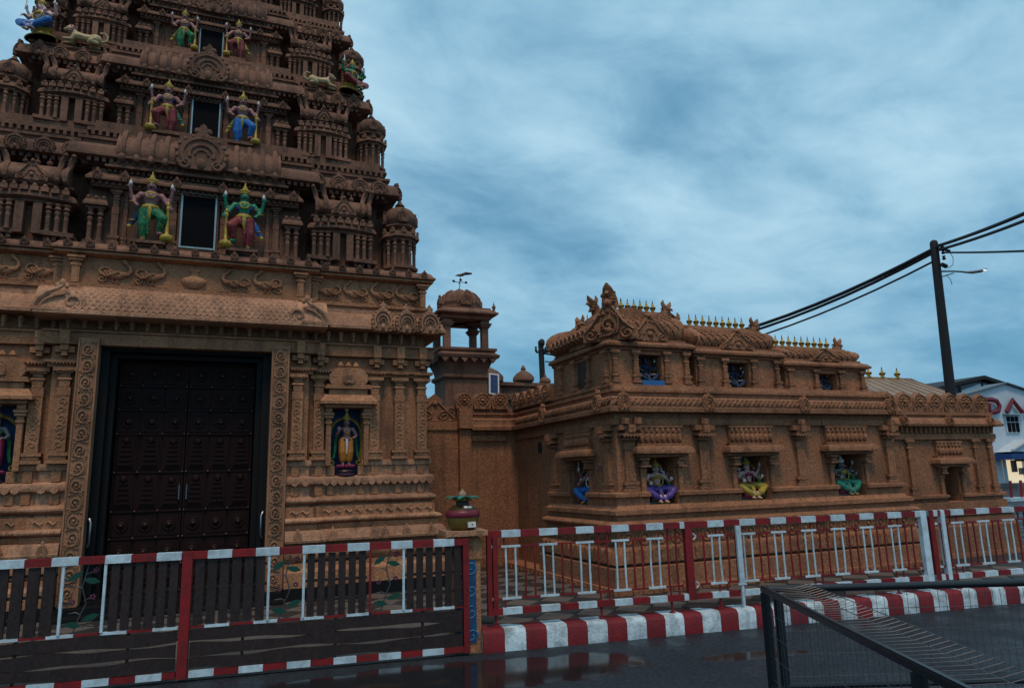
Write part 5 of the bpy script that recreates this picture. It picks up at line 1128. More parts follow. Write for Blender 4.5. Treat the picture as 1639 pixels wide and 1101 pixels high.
seated('seated statue with green body and red legs holding a sword at the tower corner', (1.70, 11.0, GCZ), .66, .6, 'skin_green', 'p_red', 'p_yellow', 'p_yellow', 4, 'p_yellow', 'seated statues on the tower cornice corners')
lion('cream lion statue with curled tail next to the blue-legged seated statue', (-2.18, 10.98, GCZ), .55, 1)
lion('cream lion statue with curled tail next to the green seated statue', (1.18, 10.98, GCZ), .50, -1)
goddess('standing statue in orange skirt inside a yellow halo, in the blue niche beside the annex', (1.615, YW+.0, 1.80), .70, 'p_orange', 'skin_mauve', 'p_navy')
goddess('standing statue in magenta skirt in the blue niche cut off by the photo edge', (mxx(1.615), YW+.0, 1.80), .70, 'p_magenta', 'skin_dark', 'p_green')
seated('seated statue with violet legs and long yellow garland against an orange niche back', (5.665, YA+.17, 1.30), .68, -.08, 'skin_pink', 'p_violet', 'pedestal_dark', 'p_teal', 6, back='p_orange')
seated('seated statue with yellow and orange legs in the teal-backed niche', (7.260, YA+.17, 1.30), .68, -.05, 'skin_pink', 'p_yellow', 'p_magenta', 'p_teal', 6, 'p_magenta', back='p_orange')
seated('dark grey seated statue with bright green legs in the third annex niche', (9.135, YA+.17, 1.30), .68, 0, 'skin_dark', 'p_teal', 'p_magenta', 'p_teal', 4, 'p_yellow', crown_m='p_white', back='p_teal')
seated('seated statue with bright blue legs in the niche on the short side wall', (XA+.15, 9.50, 1.30), .68, -PI/2+.5, 'skin_mauve', 'p_blue', 'p_magenta', 'p_teal', 4, 'p_white')
seated('dark blue statue in the tallest roof shrine, behind a bright blue sheet', (5.685, 8.80, 2.99), .47, 0, 'skin_blue', 'skin_blue', 'niche_dark', 'p_navy', 4, 'p_navy', 'dark blue statues in the roof shrines', 'p_navy')
seated('dark blue statue with raised arms in the middle roof shrine', (7.295, 8.84, 2.95), .46, 0, 'skin_blue', 'skin_blue', 'niche_dark', 'p_navy', 6, 'p_navy', 'dark blue statues in the roof shrines', 'p_navy')
seated('dark blue statue in the lowest roof shrine, the one farthest along the annex', (9.095, 8.84, 2.95), .37, 0, 'skin_blue', 'skin_blue', 'niche_dark', 'p_navy', 4, 'p_navy', 'dark blue statues in the roof shrines', 'p_navy')
# ------------------------------------------------------------------ roadside fences
KX = math.hypot(1, ROAD_M)
def fpart(name, mb, m, parent, ang_=38):
    """mesh given as (X along the road line, metres behind it, z)"""
    mb.v = [(x*KX, y, z) for x, y, z in mb.v]; mb.xf(0, rz=ang, t=(0, road_y(0), 0)); return part(name, mb, m, parent, ang_)
def fthing(name, label, cat, x, group=None): return thing(name, label, cat, road_pt(x, 0, 0), group)
def fbox(name, m, parent, *a): return fpart(name, MB().box(*a), m, parent)
def stripes(parent, x0, x1, z0, z1, first_white, step, y0=-.03, y1=.03, name='rail_stripe'):
    """red and white painted lengths of one rail"""
    xs = [x0]; x = first_white
    while x-step > x0: x -= step
    k = round((x-first_white)/step)
    while x < x1:
        if x > x0: xs.append(x)
        x += step
    xs.append(x1)
    for a, c in zip(xs[:-1], xs[1:]):
        if c-a < .01: continue
        w = math.floor(((a+c)/2-first_white)/step) % 2 == 0
        e = .0 if not w else .002
        fbox(name, 'paint_white' if w else 'paint_red', parent, a, c, y0-e, y1+e, z0-e, z1+e)
def slat_group(parent, x0, x1, n):
    w = (x1-x0)/n
    for i in range(n): fbox('slat', 'plank', parent, x0+i*w+.014, x0+(i+1)*w-.014, -.012+rng.normal(0, .001), .010, .475, 1.043)
    for z in (.60, .78, .96): fbox('batten', 'plank', parent, x0, x1, .0105, .022, z, z+.025)
def vine(parent, x0, x1, seed):
    q = np.random.default_rng(seed); xm = (x0+x1)/2
    s = MB(); pts = [(xm-.06, 0, .47), (xm-.02, 0, .60), (xm+.03, 0, .72), (xm-.01, 0, .86), (xm+.03, 0, 1.04)]
    s.tube(pts, .006, 5)
    for k in range(5):
        z = .52+k*.11; d = -1 if k % 2 else 1; s.tube([(xm+.01*d, 0, z), (xm+.05*d, 0, z+.02), (xm+.10*d, 0, z+.01)], .004, 4)
    fpart('vine_stem', s, 'wire_coat', parent)
    for (dx, z, a, l) in ((-.07, .95, 35, .075), (.06, .91, -12, .07), (.07, .60, 18, .075), (-.06, .545, -10, .07)):
        l_ = MB(); c, s_ = math.cos(rad(a)), math.sin(rad(a))
        out = [(l*(-1), 0), (-l*.4, -.022), (l*.3, -.026), (l, 0), (l*.3, .026), (-l*.4, .022)]
        l_.prism([(xm+dx+x*c-y*s_, z+x*s_+y*c) for x, y in out], -.008, .004); fpart('vine_leaf', l_, 'leaf_green', parent)
    for (dx, z) in ((.09, 1.0), (-.08, .74), (.08, .77)):
        f = MB()
        for k in range(5): a = 2*PI*k/5; f.ell((xm+dx+.016*math.cos(a), -.006, z+.016*math.sin(a)), (.011, .005, .011), 6, 4)
        fpart('vine_flower', f, 'petal_purple', parent)
def gate_panel(label, x0, x1, fw, groups, bars, opens, post, group):
    T = fthing('slatted_gate', label, 'gate', (x0+x1)/2, group)
    stripes(T, x0, x1, 1.05, 1.115, fw, .2075); stripes(T, x0, x1, .035, .088, fw-.11, .2075, -.022, .022); stripes(T, x0, x1, .448, .468, fw, .2075, -.012, .012, 'mid_rail_stripe')
    for g in groups: slat_group(T, *g)
    for x, m in bars: fbox('upright_bar', m, T, x-.011, x+.011, -.025, -.003, .47, 1.048)
    for i, o in enumerate(opens): vine(T, o[0], o[1], 30+i)
    zz = (.10, .197), (.217, .312), (.333, .435)
    for z0, z1 in zz:
        n = 26; p = MB(); tp = []; bt = []
        for i in range(n+1):
            x = x0+.01+(x1-x0-.02)*i/n; tp.append((x, z1+.010*math.sin(x*5.1+z0*40)+.006*math.sin(x*11+z0*17))); bt.append((x, z0+.010*math.sin(x*4.3+z0*23)+.006*math.sin(x*9+z0*31)))
        p.prism(bt+tp[::-1], -.012, .012); fpart('plank', p, 'plank', T)
    for x in np.linspace(x0+.45, x1-.4, 3): fbox('plank_stay', 'plank', T, x-.012, x+.012, .013, .03, .09, .445)
    for (a, c) in post: fbox('gate_post', 'paint_red', T, a, c, -.035, .035, .03, 1.118)
    return T
gate_panel('slatted gate leaf with a red end post beside the painted pillar', -.225, 2.27, -.10, [(-.215, .415, 6), (.765, 1.335, 6), (1.70, 2.265, 6)], [(.435, 'paint_white'), (.748, 'paint_white'), (1.362, 'paint_red'), (1.682, 'paint_white')], [(.45, .74), (1.38, 1.67)], [(-.31, -.226), (2.271, 2.33)], 'slatted gate leaves')
gate_panel('slatted gate leaf in front of the tower doors, running out of the photo edge', -2.9, -.32, -.94, [(-1.90, -1.31, 5), (-.90, -.33, 6), (-2.9, -2.3, 6)], [(-1.262, 'paint_white'), (-.932, 'paint_white'), (-1.93, 'paint_white'), (-2.27, 'paint_white')], [(-1.25, -.95), (-2.26, -1.94)], [(-2.98, -2.905)], 'slatted gate leaves')
# painted pillar carrying a pot
pil = fthing('gate_pillar', 'tan square pillar with a blue painted panel at the end of the slatted gate', 'pillar', 2.33)
fbox('shaft', 'stone', pil, 2.19, 2.465, .06, .33, 0, .90); fbox('capital', 'stone', pil, 2.175, 2.48, .045, .345, .90, 1.10); fbox('slab', 'stone_pale', pil, 2.10, 2.53, -.03, .42, 1.135, 1.185); fbox('neck', 'stone', pil, 2.20, 2.455, .07, .32, 1.10, 1.135)
pn = fbox('painted_panel', 'panel_blue', pil, 2.215, 2.415, .048, .061, .10, .89)
for i in range(7):
    s = MB(); s.tube([(x, .045, z) for x, _, z in spiral(2.315+.05*(-1)**i, .16+i*.11, .07, .012, rad(40*i), 1.2*(-1)**i, 16)], .007, 4, .5); fpart('painted_swirl', s, 'panel_swirl', pn)
pot = fthing('festival_pot', 'painted round pot with magenta band, leaves and a coconut on the pillar', 'pot', 2.315); pot.location = Vector(road_pt(2.315, .19, 1.186))
P0 = Vector(pot.location)
def plathe(name, prof, m, n=24): b = MB(); b.lathe(prof, n); return link(name, b.mesh(name, m, 40), pot)
plathe('belly', [(.105, 0), (.13, .012), (.155, .05), (.168, .10), (.172, .13)], 'pot_olive'); plathe('belly_band', [(.174, .128), (.182, .145), (.180, .175), (.165, .195), (.158, .20)], 'pot_red')
plathe('shoulder', [(.155, .199), (.13, .225), (.095, .245), (.075, .255)], 'gold_dark'); plathe('neck', [(.074, .254), (.066, .275), (.07, .29)], 'p_black'); plathe('rim', [(.07, .288), (.095, .295), (.10, .31), (.08, .32)], 'pot_olive')
for a, z, h in ((rad(-75), .03, .055), (rad(-80), .215, .03)):
    b = MB(); r = .172 if z < .1 else .128; b.box(-.045, .045, -.012, .008, 0, h); l = link('label_patch', b.mesh('label_patch', 'p_white'), pot, (r*math.cos(a), r*math.sin(a), z), (rad(-8) if z < .1 else rad(-50), 0, a+PI/2))
    b = MB(); b.ell((0, -.013, h*.5), (.010, .004, .010), 6, 4); link('label_dot', b.mesh('label_dot', 'p_red'), l)
for k in range(8):
    b = MB(); b.tube([(.03, 0, .0), (.09, 0, .025), (.15, 0, .020), (.185, 0, -.004)], [.012, .026, .020, .003], 6, 1.0)
    b.v = [(x, y, z*1.0) for x, y, z in b.v]; link('mango_leaf', b.mesh('mango_leaf', 'p_teal' if k % 2 else 'leaf_green', 50), pot, (0, 0, .318), (0, 0, k*PI/4+.3), (1, 1.3, .6))
b = MB(); b.ell((0, 0, .352), (.042, .042, .05), 12, 8); b.ell((0, 0, .40), (.016, .016, .016), 6, 5); link('coconut', b.mesh('coconut', 'coconut', 50), pot)
# red and white railing on the kerb
def railing(label, x0, x1, fw, posts, extra):
    T = fthing('kerb_railing', label, 'railing', (x0+x1)/2, 'red and white railings along the kerb'); o = .11
    stripes(T, x0, x1, 1.10, 1.165, fw, .2045, o-.025, o+.025); stripes(T, x0, x1, .335, .395, fw, .2045, o-.025, o+.025)
    stripes(T, x0+.06, x1-.06, .995, 1.012, fw, .2045, o-.010, o+.010, 'thin_rail_stripe'); stripes(T, x0+.06, x1-.06, .478, .495, fw, .2045, o-.010, o+.010, 'thin_rail_stripe')
    x = fw+.05-.2045*20; k = -40
    while x < x1-.07:
        if x > x0+.07:
            w = math.floor((x-fw)/.2045) % 2 == 0
            full = (k % 20) in (11, 12)
            b = MB(); b.tube([(x+rng.normal(0, .0025), o, .48), (x+rng.normal(0, .003), o+rng.normal(0, .004), .74), (x+rng.normal(0, .0025), o, 1.0)], .0105, 6); fpart('baluster', b, 'paint_white' if w else 'paint_red', T)
        x += .10225; k += 1
    for a, c, m in posts: fbox('railing_post', m, T, a, c, o-.03, o+.03, .33, 1.168)
    for xx in extra:
        b = MB(); b.tube([(xx, o, .215), (xx, o, .336)], .014, 6); b.lathe([(.035, 0), (.035, .012), (.015, .016)], 8, (xx, o, .212)); fpart('railing_foot', b, 'paint_red', T)
        for (za, zb_) in ((1.01, 1.10), (.395, .48)):
            [fpart('rail_link', MB().tube([(xx+q_, o, za), (xx+q_, o, zb_)], .0105, 6), 'paint_red', T) for q_ in (0, .10225)]
    for xe, d in ((x0+.06, -1), (x1-.06, 1)):
        for z in (1.003, .486):
            b = MB(); b.tube([(xe, o, z), (xe+d*.035, o, z+.035)], .008, 5); b.tube([(xe, o, z), (xe+d*.035, o, z-.035)], .008, 5); fpart('rail_fork', b, 'paint_white' if d < 0 else 'paint_red', T)
    return T
railing('red and white railing panel nearest the painted pillar', 2.545, 4.80, 2.70, [(2.545, 2.59, 'paint_red'), (2.605, 2.655, 'paint_red'), (4.80, 4.885, 'paint_red')], (2.63, 3.78, 4.60))
T2 = railing('red and white railing panel with a thick white upright, behind the black barrier corner', 4.89, 8.03, 5.09, [(8.03, 8.12, 'paint_white')], (5.2, 6.45, 7.6))
b = MB(); b.box(5.43, 5.49, .055, .085, .47, 1.10); b.box(5.41, 5.51, .05, .09, .455, .47); b.box(5.445, 5.475, .055, .085, .21, .455); fpart('white_upright', b, 'paint_white', T2)
railing('farthest red and white railing panel, starting between a white post and a red post', 8.16, 11.3, 8.50, [(8.16, 8.23, 'paint_red'), (8.34, 8.40, 'paint_white')], (8.5, 9.6, 10.8))
railing('red and white railing panel running out of the photo past the annex end', 11.34, 13.5, 11.5, [(11.34, 11.40, 'paint_red')], (11.6, 12.9))

# ------------------------------------------------------------------ black roll-top mesh barriers in front of the kerb
def barrier(label, p, q, zt, side, tube_top):
    p = np.array(p, float); q = np.array(q, float); L_ = np.linalg.norm(q-p); d = (q-p)/L_; nr = np.array([d[1], -d[0]])*side
    T = thing('mesh_barrier', label, 'barrier', (p[0], p[1], 0), 'black mesh barriers')
    def W(t, o, z): w = p+d*t+nr*o; return (w[0], w[1], z)
    b = MB()
    if tube_top: b.tube([W(-.05, 0, zt-.03), W(L_, 0, zt-.03)], .026, 10)
    else:
        for (o0, o1, z0, z1) in ((-.017, .017, zt-.048, zt-.015), (-.011, .011, zt-.0145, zt-.006)):
            v = [W(t, o, z) for t in (-.03, L_) for o, z in ((o0, z0), (o1, z0), (o1, z1), (o0, z1))]
            b.raw(v, [(0, 1, 2, 3), (7, 6, 5, 4), (0, 4, 5, 1), (1, 5, 6, 2), (2, 6, 7, 3), (3, 7, 4, 0)])
    part('top_bar', b, 'black_coat', T)
    b = MB(); b.tube([W(0, 0, .22), W(L_, 0, .22)], .022, 8); part('bottom_bar', b, 'black_coat', T)
    for t in [0.0]+list(np.arange(2.1, L_, 2.1)):
        b = MB(); x, y, _ = W(t+.02, 0, 0); b.box(x-.023, x+.023, y-.023, y+.023, .0, zt-.049 if not tube_top else zt-.064); part('post', b, 'black_coat', T)
        b = MB(); b.box(x-.09, x+.09, y-.09, y+.09, .001, .012); part('foot_plate', b, 'black_coat', T)
    m = MB(); n = int(L_/(.055 if tube_top else .065)); r = .0022
    cs = [(.0, .13), (.0, zt-.065)] if tube_top else [(.025, .13), (.025, zt-.02), (.20, zt-.015), (.30, zt+.01)]
    for i in range(1, n):
        t = i*L_/n; m.tube([W(t, o, z) for o, z in cs], r, 4)
    for o, z in cs[2:]: m.tube([W(.02, o, z), W(L_, o, z)], r*1.3, 4)
    for z in (.28, .43, .58, .72): m.tube([W(.02, 0, z), W(L_, 0, z)], r, 4)
    tag(part('wire_mesh', m, 'wire_coat', T), kind='stuff')
    return T
barrier('black mesh barrier with a flat top bar, slanting from its corner post towards the camera', (3.63, 4.26), (2.18, 1.05), .90, -1, False)
barrier('black mesh barrier with a round top pipe, running along in front of the far kerb', (3.70, 4.235), (7.4, 2.72), .90, 1, True)
# ------------------------------------------------------------------ things behind
kio = thing('roof_kiosk', 'small domed open kiosk with four columns above the connecting wall', 'kiosk', (4.65, 14.4, .2))
KX0, KX1, KY0, KY1 = 4.10, 5.18, 13.9, 14.9
def ringsweep(x0, x1, y0, y1): return [(x0, y0), (x1, y0), (x1, y1), (x0, y1)]
def K(name, prof, e=0, m='stone_tower', depth=.4): return part(name, MB().sweep(ringsweep(KX0-e, KX1+e, KY0-e, KY1+e), prof, depth, True), m, kio)
K('shaft', [(-.08, .2), (-.08, 3.75), (-.02, 3.80), (-.02, 3.86), (-.08, 3.88), (-.06, 3.98), (.0, 4.12), (.05, 4.18)])
K('platform', [(.06, 4.18), (.12, 4.20), (.14, 4.26), (.08, 4.30), (.05, 4.33), (.09, 4.36), (.09, 4.41), (.0, 4.425)], 0, 'stone_tower', .75)
mk = MB(); mk.prism([(-.09, 0), (0, -.10), (.09, 0)], -.02, .02); M_pet = mk.mesh('hanging_petal', 'stone_tower')
for i in range(6): put('hanging_petal', M_pet, kio, (KX0+.02+i*.21, KY0-.09, 4.19)); put('hanging_petal', M_pet, kio, (KX0-.09, KY0+.05+i*.18, 4.19), (0, 0, -PI/2))
for x in (KX0+.12, KX1-.12):
    for y in (KY0+.12, KY1-.12):
        b = MB(); b.box(x-.07, x+.07, y-.07, y+.07, 4.425, 4.86); b.box(x-.085, x+.085, y-.085, y+.085, 4.865, 4.89); b.box(x-.11, x+.11, y-.11, y+.11, 4.895, 4.93); b.box(x-.13, x+.13, y-.13, y+.13, 4.935, 4.97); b.box(x-.09, x+.09, y-.09, y+.09, 4.975, 5.03); part('column', b, 'stone_tower', kio)
K('cornice', [(-.05, 5.035), (.0, 5.05), (.02, 5.10), (.10, 5.13), (.13, 5.15), (.13, 5.185), (.10, 5.20), (.06, 5.24), (.0, 5.27), (.0, 5.30), (-.06, 5.31)], 0, 'stone_tower', .6)
b = MB(); b.lathe([(.44, 0), (.46, .03), (.46, .06), (.43, .08), (.45, .16), (.42, .27), (.34, .37), (.22, .44), (.12, .465), (.10, .48), (.06, .50)], 8, (4.64, 14.4, 5.305), ph=PI/8); part('dome', b, 'stone_tower', kio, 25)
for k in range(8):
    a = PI/8+k*PI/4; b = MB(); b.tube([(4.64+r*math.cos(a), 14.4+r*math.sin(a), 5.305+z) for r, z in ((.46, .09), (.46, .18), (.43, .28), (.35, .38), (.22, .45))], .022, 5); part('dome_rib', b, 'stone_tower', kio)
for a in (0, PI/2, PI, -PI/2): put('kudu_arch', O_kuduT, kio, (4.64+.44*math.cos(a), 14.4+.44*math.sin(a), 5.36), (0, 0, a+PI/2), (.26, .3, .24))
for (x, y) in ((KX0-.05, KY0-.05), (KX1+.05, KY0-.05), (KX0-.05, KY1)): put('corner_finial', O_fin, kio, (x, y, 5.25), (0, 0, 0), (.12, .12, .2))
vn = thing('weather_vane', 'thin black weather vane with a bird on top of the domed kiosk', 'weather vane', (4.64, 14.4, 5.80))
b = MB(); b.tube([(4.64, 14.4, 5.79), (4.66, 14.4, 6.12)], .009, 5); part('rod', b, 'p_black', vn)
b = MB(); b.tube([(4.50, 14.38, 5.97), (4.80, 14.42, 5.99)], .008, 4); b.tube([(4.62, 14.25, 5.98), (4.67, 14.55, 5.98)], .008, 4)
for x, y in ((4.50, 14.38), (4.80, 14.42), (4.62, 14.25)): b.ell((x, y, 5.99), (.035, .012, .03), 6, 4)
part('compass_arms', b, 'p_black', vn)
b = MB(); limb(b, [(4.60, 14.4, 6.13), (4.70, 14.4, 6.15), (4.80, 14.4, 6.20)], [.02, .035, .03]); limb(b, [(4.80, 14.4, 6.19), (4.92, 14.4, 6.20)], [.035, .02]); limb(b, [(4.62, 14.4, 6.14), (4.55, 14.4, 6.12)], [.025, .008]); part('bird', b, 'p_black', vn)
sol = thing('solar_lamp', 'small tilted solar panel with a white frame above the connecting wall', 'solar panel', (4.6, 12.3, 2.94))
b = MB(); b.tube([(4.62, 12.33, 2.9), (4.62, 12.33, 3.5)], .02, 6); part('post', b, 'grey_metal', sol)
def tilt(b, c, t=rad(-14), r=rad(6)):
    out = []
    for x, y, z in b.v:
        x, z = x*math.cos(r)+z*math.sin(r), -x*math.sin(r)+z*math.cos(r); y, z = y*math.cos(t)-z*math.sin(t), y*math.sin(t)+z*math.cos(t); out.append((x+c[0], y+c[1], z+c[2]))
    b.v = out; return b
b = MB(); b.box(-.10, .10, -.012, .012, -.21, .21); part('panel_frame', tilt(b, (4.60, 12.26, 3.43)), 'p_white', sol)
b = MB()
for i in range(2):
    for j in range(4): b.box(-.072+i*.073, -.001+i*.073, -.016, -.0125, -.185+j*.093, -.097+j*.093)
part('solar_cells', tilt(b, (4.60, 12.26, 3.43)), 'solar_cell', sol)
hall = thing('temple_hall', 'dark temple hall roof with a parapet of small domes behind the connecting wall', 'temple building', (7.6, 18, .2))
part('hall_block', MB().box(5.4, 12.6, 16.0, 24, .2, 3.55), 'stone_tower', hall)
part('parapet', MB().sweep([(5.4, 24), (5.4, 16.0), (12.6, 16.0), (12.6, 24)], [(0, 3.55), (.08, 3.57), (.08, 3.68), (.02, 3.70), (.02, 3.90), (.10, 3.92), (.10, 4.0), (.0, 4.02)], .5), 'stone_tower', hall)
dm = MB(); dm.lathe([(.22, 0), (.27, .05), (.27, .13), (.20, .22), (.09, .29), (.05, .32), (.07, .35), (.02, .44)], 12); M_dm = dm.mesh('parapet_dome', 'stone_tower', 40)
for x, s in ((6.83, 1.0), (7.42, .55), (8.1, .7)): put('parapet_dome', M_dm, hall, (x, 16.1, 4.02), (0, 0, 0), s)
put('parapet_dome', M_dm, hall, (5.75, 16.1, 3.95), (0, 0, 0), (2.0, 1.4, 1.5))
for i in range(14): put('pilaster', PE, hall, (5.6+i*.5, 16.0, 2.6))
# corrugated roof hall with gilded finials
mh = thing('metal_roof_hall', 'hall with a tan sheet-metal roof and three gilded finials behind the annex end', 'building', (15.4, 14.5, .2))
part('hall_wall', MB().box(13.4, 18.1, 13.1, 14.7, .2, 3.48), 'stone_annex', mh)
part('metal_roof', MB().raw([(13.2, 12.9, 3.50), (18.3, 12.9, 3.50), (17.6, 13.9, 4.10), (13.5, 13.9, 4.10), (13.2, 14.9, 3.50), (18.3, 14.9, 3.50)], [(0, 1, 2, 3), (1, 5, 2), (5, 4, 3, 2), (4, 0, 3)]), 'metal_roof', mh)
for i in range(14):
    x = 13.6+i*.30; xb = 13.3+i*.375; b = MB(); b.tube([(xb, 12.9, 3.51), (x, 13.9, 4.11)], .014, 4); part('roof_seam', b, 'metal_roof', mh)
for i in range(5):
    t = (i+1)/6; b = MB(); b.tube([(18.3, 12.9+2.0*t, 3.51), (17.6, 13.9, 4.11)], .012, 4); part('roof_seam', b, 'metal_roof', mh)
b = MB(); b.tube([(13.5, 13.9, 4.10), (17.6, 13.9, 4.10)], .03, 6); part('ridge_cap', b, 'metal_roof', mh)
for xx in (16.0, 16.5, 17.06):
    for nm, me in (('roof_finial', O_gf), ('finial_band', M_fband), ('finial_tip', M_ftip)): put(nm, me, mh, (xx, 13.9, 4.12), (0, 0, 0), (.20, .20, .30))
# utility pole with street lamp and cables
up = thing('utility_pole', 'tall black utility pole with a street lamp arm behind the annex end', 'pole', (14.95, 11, 0))
b = MB(); b.tube([(14.95, 11, 0), (15.245, 11, 6.86)], [.125, .088], 12); part('pole', b, 'pole_black', up)
b = MB(); b.lathe([(.087, 0), (.075, .05), (.03, .08)], 10, (15.245, 11, 6.855)); part('pole_cap', b, 'pole_black', up)
b = MB(); b.tube([(15.25, 10.95, 6.16), (15.5, 10.8, 6.14), (15.75, 10.65, 6.10), (15.9, 10.55, 6.09)], .018, 6); b.tube([(15.25, 10.95, 6.02), (15.5, 10.8, 6.10)], .012, 5); part('lamp_arm', b, 'pole_black', up)
b = MB(); b.tube([(15.66, 10.7, 6.10), (15.82, 10.6, 6.085), (15.98, 10.5, 6.10), (16.10, 10.44, 6.15)], [.015, .036, .036, .015], 8); part('lamp_head', b, 'grey_metal', up)
b = MB(); b.ell((16.05, 10.45, 6.115), (.06, .03, .016), 8, 5); part('lamp_glass', b, 'lamp_glow', up)
b = MB(); b.tube([(15.2, 10.86, 6.68), (15.55, 10.86, 6.66)], .03, 6); b.tube([(15.22, 10.86, 6.30), (15.36, 10.86, 6.26)], .05, 6)
for z in (6.74, 6.60, 6.46): b.lathe([(.03, 0), (.045, .03), (.02, .06), (.045, .09)], 8, (15.32, 10.86, z-.04))
part('insulators', b, 'pole_black', up)
b = MB(); b.tube([(15.5, 10.85, 6.66), (15.62, 10.85, 6.5), (15.58, 10.85, 6.32), (15.4, 10.85, 6.22)], .008, 4); b.tube([(15.3, 10.85, 6.05), (15.42, 10.85, 5.95), (15.45, 10.85, 5.82)], .008, 4); part('loose_wire', b, 'cable', up)
def sagline(p, q, sag, n=18): return [(p[0]+(q[0]-p[0])*t, p[1]+(q[1]-p[1])*t, p[2]+(q[2]-p[2])*t-sag*4*t*(1-t)) for t in [i/n for i in range(n+1)]]
FAR = (11.0, 24.0)
def cable(label, pts, r): b = MB(); b.tube(pts, r, 6); o = part('overhead_cable', b, 'cable'); tag(o, label, 'cable', 'overhead cables'); return o
pt = (15.23, 10.9)
cable('topmost thick cable bundle running from the utility pole down to the far pole', sagline((pt[0], pt[1], 6.74), (FAR[0], FAR[1], 6.45), 1.0), .045)
cable('second cable just under the topmost bundle, to the far pole', sagline((pt[0], pt[1], 6.66), (FAR[0]+.05, FAR[1], 6.30), 1.0), .035)
cable('thin lower cable from the utility pole to the far pole', sagline((pt[0], pt[1], 6.46), (FAR[0]+.1, FAR[1], 6.0), .95), .024)
NP = (11.6, 6.0)
cable('upper thick cable rising from the utility pole out of the photo edge', sagline((pt[0], pt[1], 6.76), (12.42, 5, 6.22), .12), .042)
cable('lower thick cable rising from the utility pole out of the photo edge', sagline((pt[0], pt[1], 6.66), (12.35, 5, 6.02), .12), .036)
cable('thin cable leaving the utility pole almost level to the photo edge', sagline((pt[0]+.2, pt[1], 6.62), (11.84, 5, 4.59), .05), .022)
fp = thing('far_utility_pole', 'small distant utility pole with insulators behind the connecting wall', 'pole', (11.03, 24.1, 0))
b = MB(); b.tube([(11.10, 24.1, 0), (10.98, 24.1, 6.8)], [.13, .11], 8); part('pole', b, 'pole_black', fp)
b = MB(); b.tube([(10.75, 24.05, 6.35), (11.3, 24.05, 6.38)], .04, 6)
for x in (10.75, 10.9, 11.15, 11.3): b.lathe([(.04, 0), (.06, .05), (.03, .1), (.05, .18)], 8, (x, 24.05, 6.38))
b.ell((11.0, 24.05, 6.72), (.13, .13, .16), 8, 6); part('insulators', b, 'pole_black', fp)
# street buildings far behind on the open side
k = 37/18
def S(x, z): return x*k, 1.7+(z-1.7)*k
YS = 37.0
shop = thing('shop_building', 'pale blue-white shop building with dark red roof letters and a blue fascia', 'building', (60, YS, 0))
ax, az = S(27.75, 4.76); lx, lz = S(24.6, 4.10); rx = 2*ax-lx
b = MB(); b.prism([(lx, 0), (rx, 0), (rx, lz), (ax, az), (lx, lz)], YS, YS+1.2); part('wall', b, 'shop_wall', shop)
b = MB(); b.prism([(lx-.1, lz+.01), (ax, az+.03), (rx+.1, lz+.01), (rx+.1, lz+.09), (ax, az+.12), (lx-.1, lz+.09)], YS-.25, YS+1.3); part('roof_edge', b, 'grey_metal', shop)
def letter(pts, w=.21): b = MB(); b.tube(pts, w, 6, .6); return part('sign_letter', b, 'sign_red', shop)
z0, z1 = S(0, 3.655)[1], S(0, 4.13)[1]; xD = S(26.45, 0)[0]; H_ = z1-z0
letter([(xD-.25, YS-.25, z1), (xD+.55, YS-.25, z1), (xD+1.1, YS-.25, z1-.12*H_), (xD+1.32, YS-.25, z0+.5*H_), (xD+1.1, YS-.25, z0+.12*H_), (xD+.55, YS-.25, z0), (xD+.1, YS-.25, z0), (xD+.1, YS-.25, z1-.3)])
for xo in (2.05, 4.25): letter([(xD+xo, YS-.25, z0), (xD+xo+.9, YS-.25, z1), (xD+xo+1.85, YS-.25, z0)])
x0, zz0 = S(27.45, 2.92); x1, zz1 = S(28.15, 3.50)
w = part('window', MB().box(x0-.08, x1+.08, YS-.10, YS-.01, zz0-.08, zz1+.08), 'shop_wall', shop)
for i in range(3):
    for j in range(2): part('pane', MB().box(x0+i*(x1-x0)/3+.05, x0+(i+1)*(x1-x0)/3-.05, YS-.14, YS-.105, zz0+(0 if j == 0 else .68*(zz1-zz0)), zz0+(.62*(zz1-zz0) if j == 0 else zz1-zz0)), 'void_glass', w)
part('window_hood', MB().box(x0-.2, x1+.25, YS-.5, YS-.01, zz1+.12, zz1+.22), 'frame_blue', shop)
cx0, cz0 = S(26.6, 2.17); cx1, cz1 = S(27.75, 2.62)
b = MB(); b.prism([(cx0, cz0), (2*cx1-cx0, cz0), (cx1, cz1)], YS-1.3, YS-.01); part('canopy_gable', b, 'shop_wall', shop)
b = MB(); b.prism([(cx0-.1, cz0+.06), (cx1, cz1+.03), (2*cx1-cx0+.1, cz0+.06), (2*cx1-cx0+.1, cz0+.18), (cx1, cz1+.17), (cx0-.1, cz0+.18)], YS-1.5, YS-1.31); part('canopy_trim', b, 'p_white', shop)
b0 = S(26.4, 0)[0]; part('fascia', MB().box(b0, rx, YS-1.5, YS-.02, S(0, 1.90)[1], S(0, 2.10)[1]), 'shop_blue', shop)
part('lit_shopfront', MB().box(S(26.95, 0)[0], rx-.5, YS-.06, YS-.02, .35, S(0, 1.88)[1]), 'shop_light', shop)
for i in range(5): part('shopfront_post', MB().box(S(26.9, 0)[0]+i*2.2, S(26.9, 0)[0]+i*2.2+.14, YS-.25, YS-.07, 0, S(0, 1.89)[1]), 'shop_wall', shop)
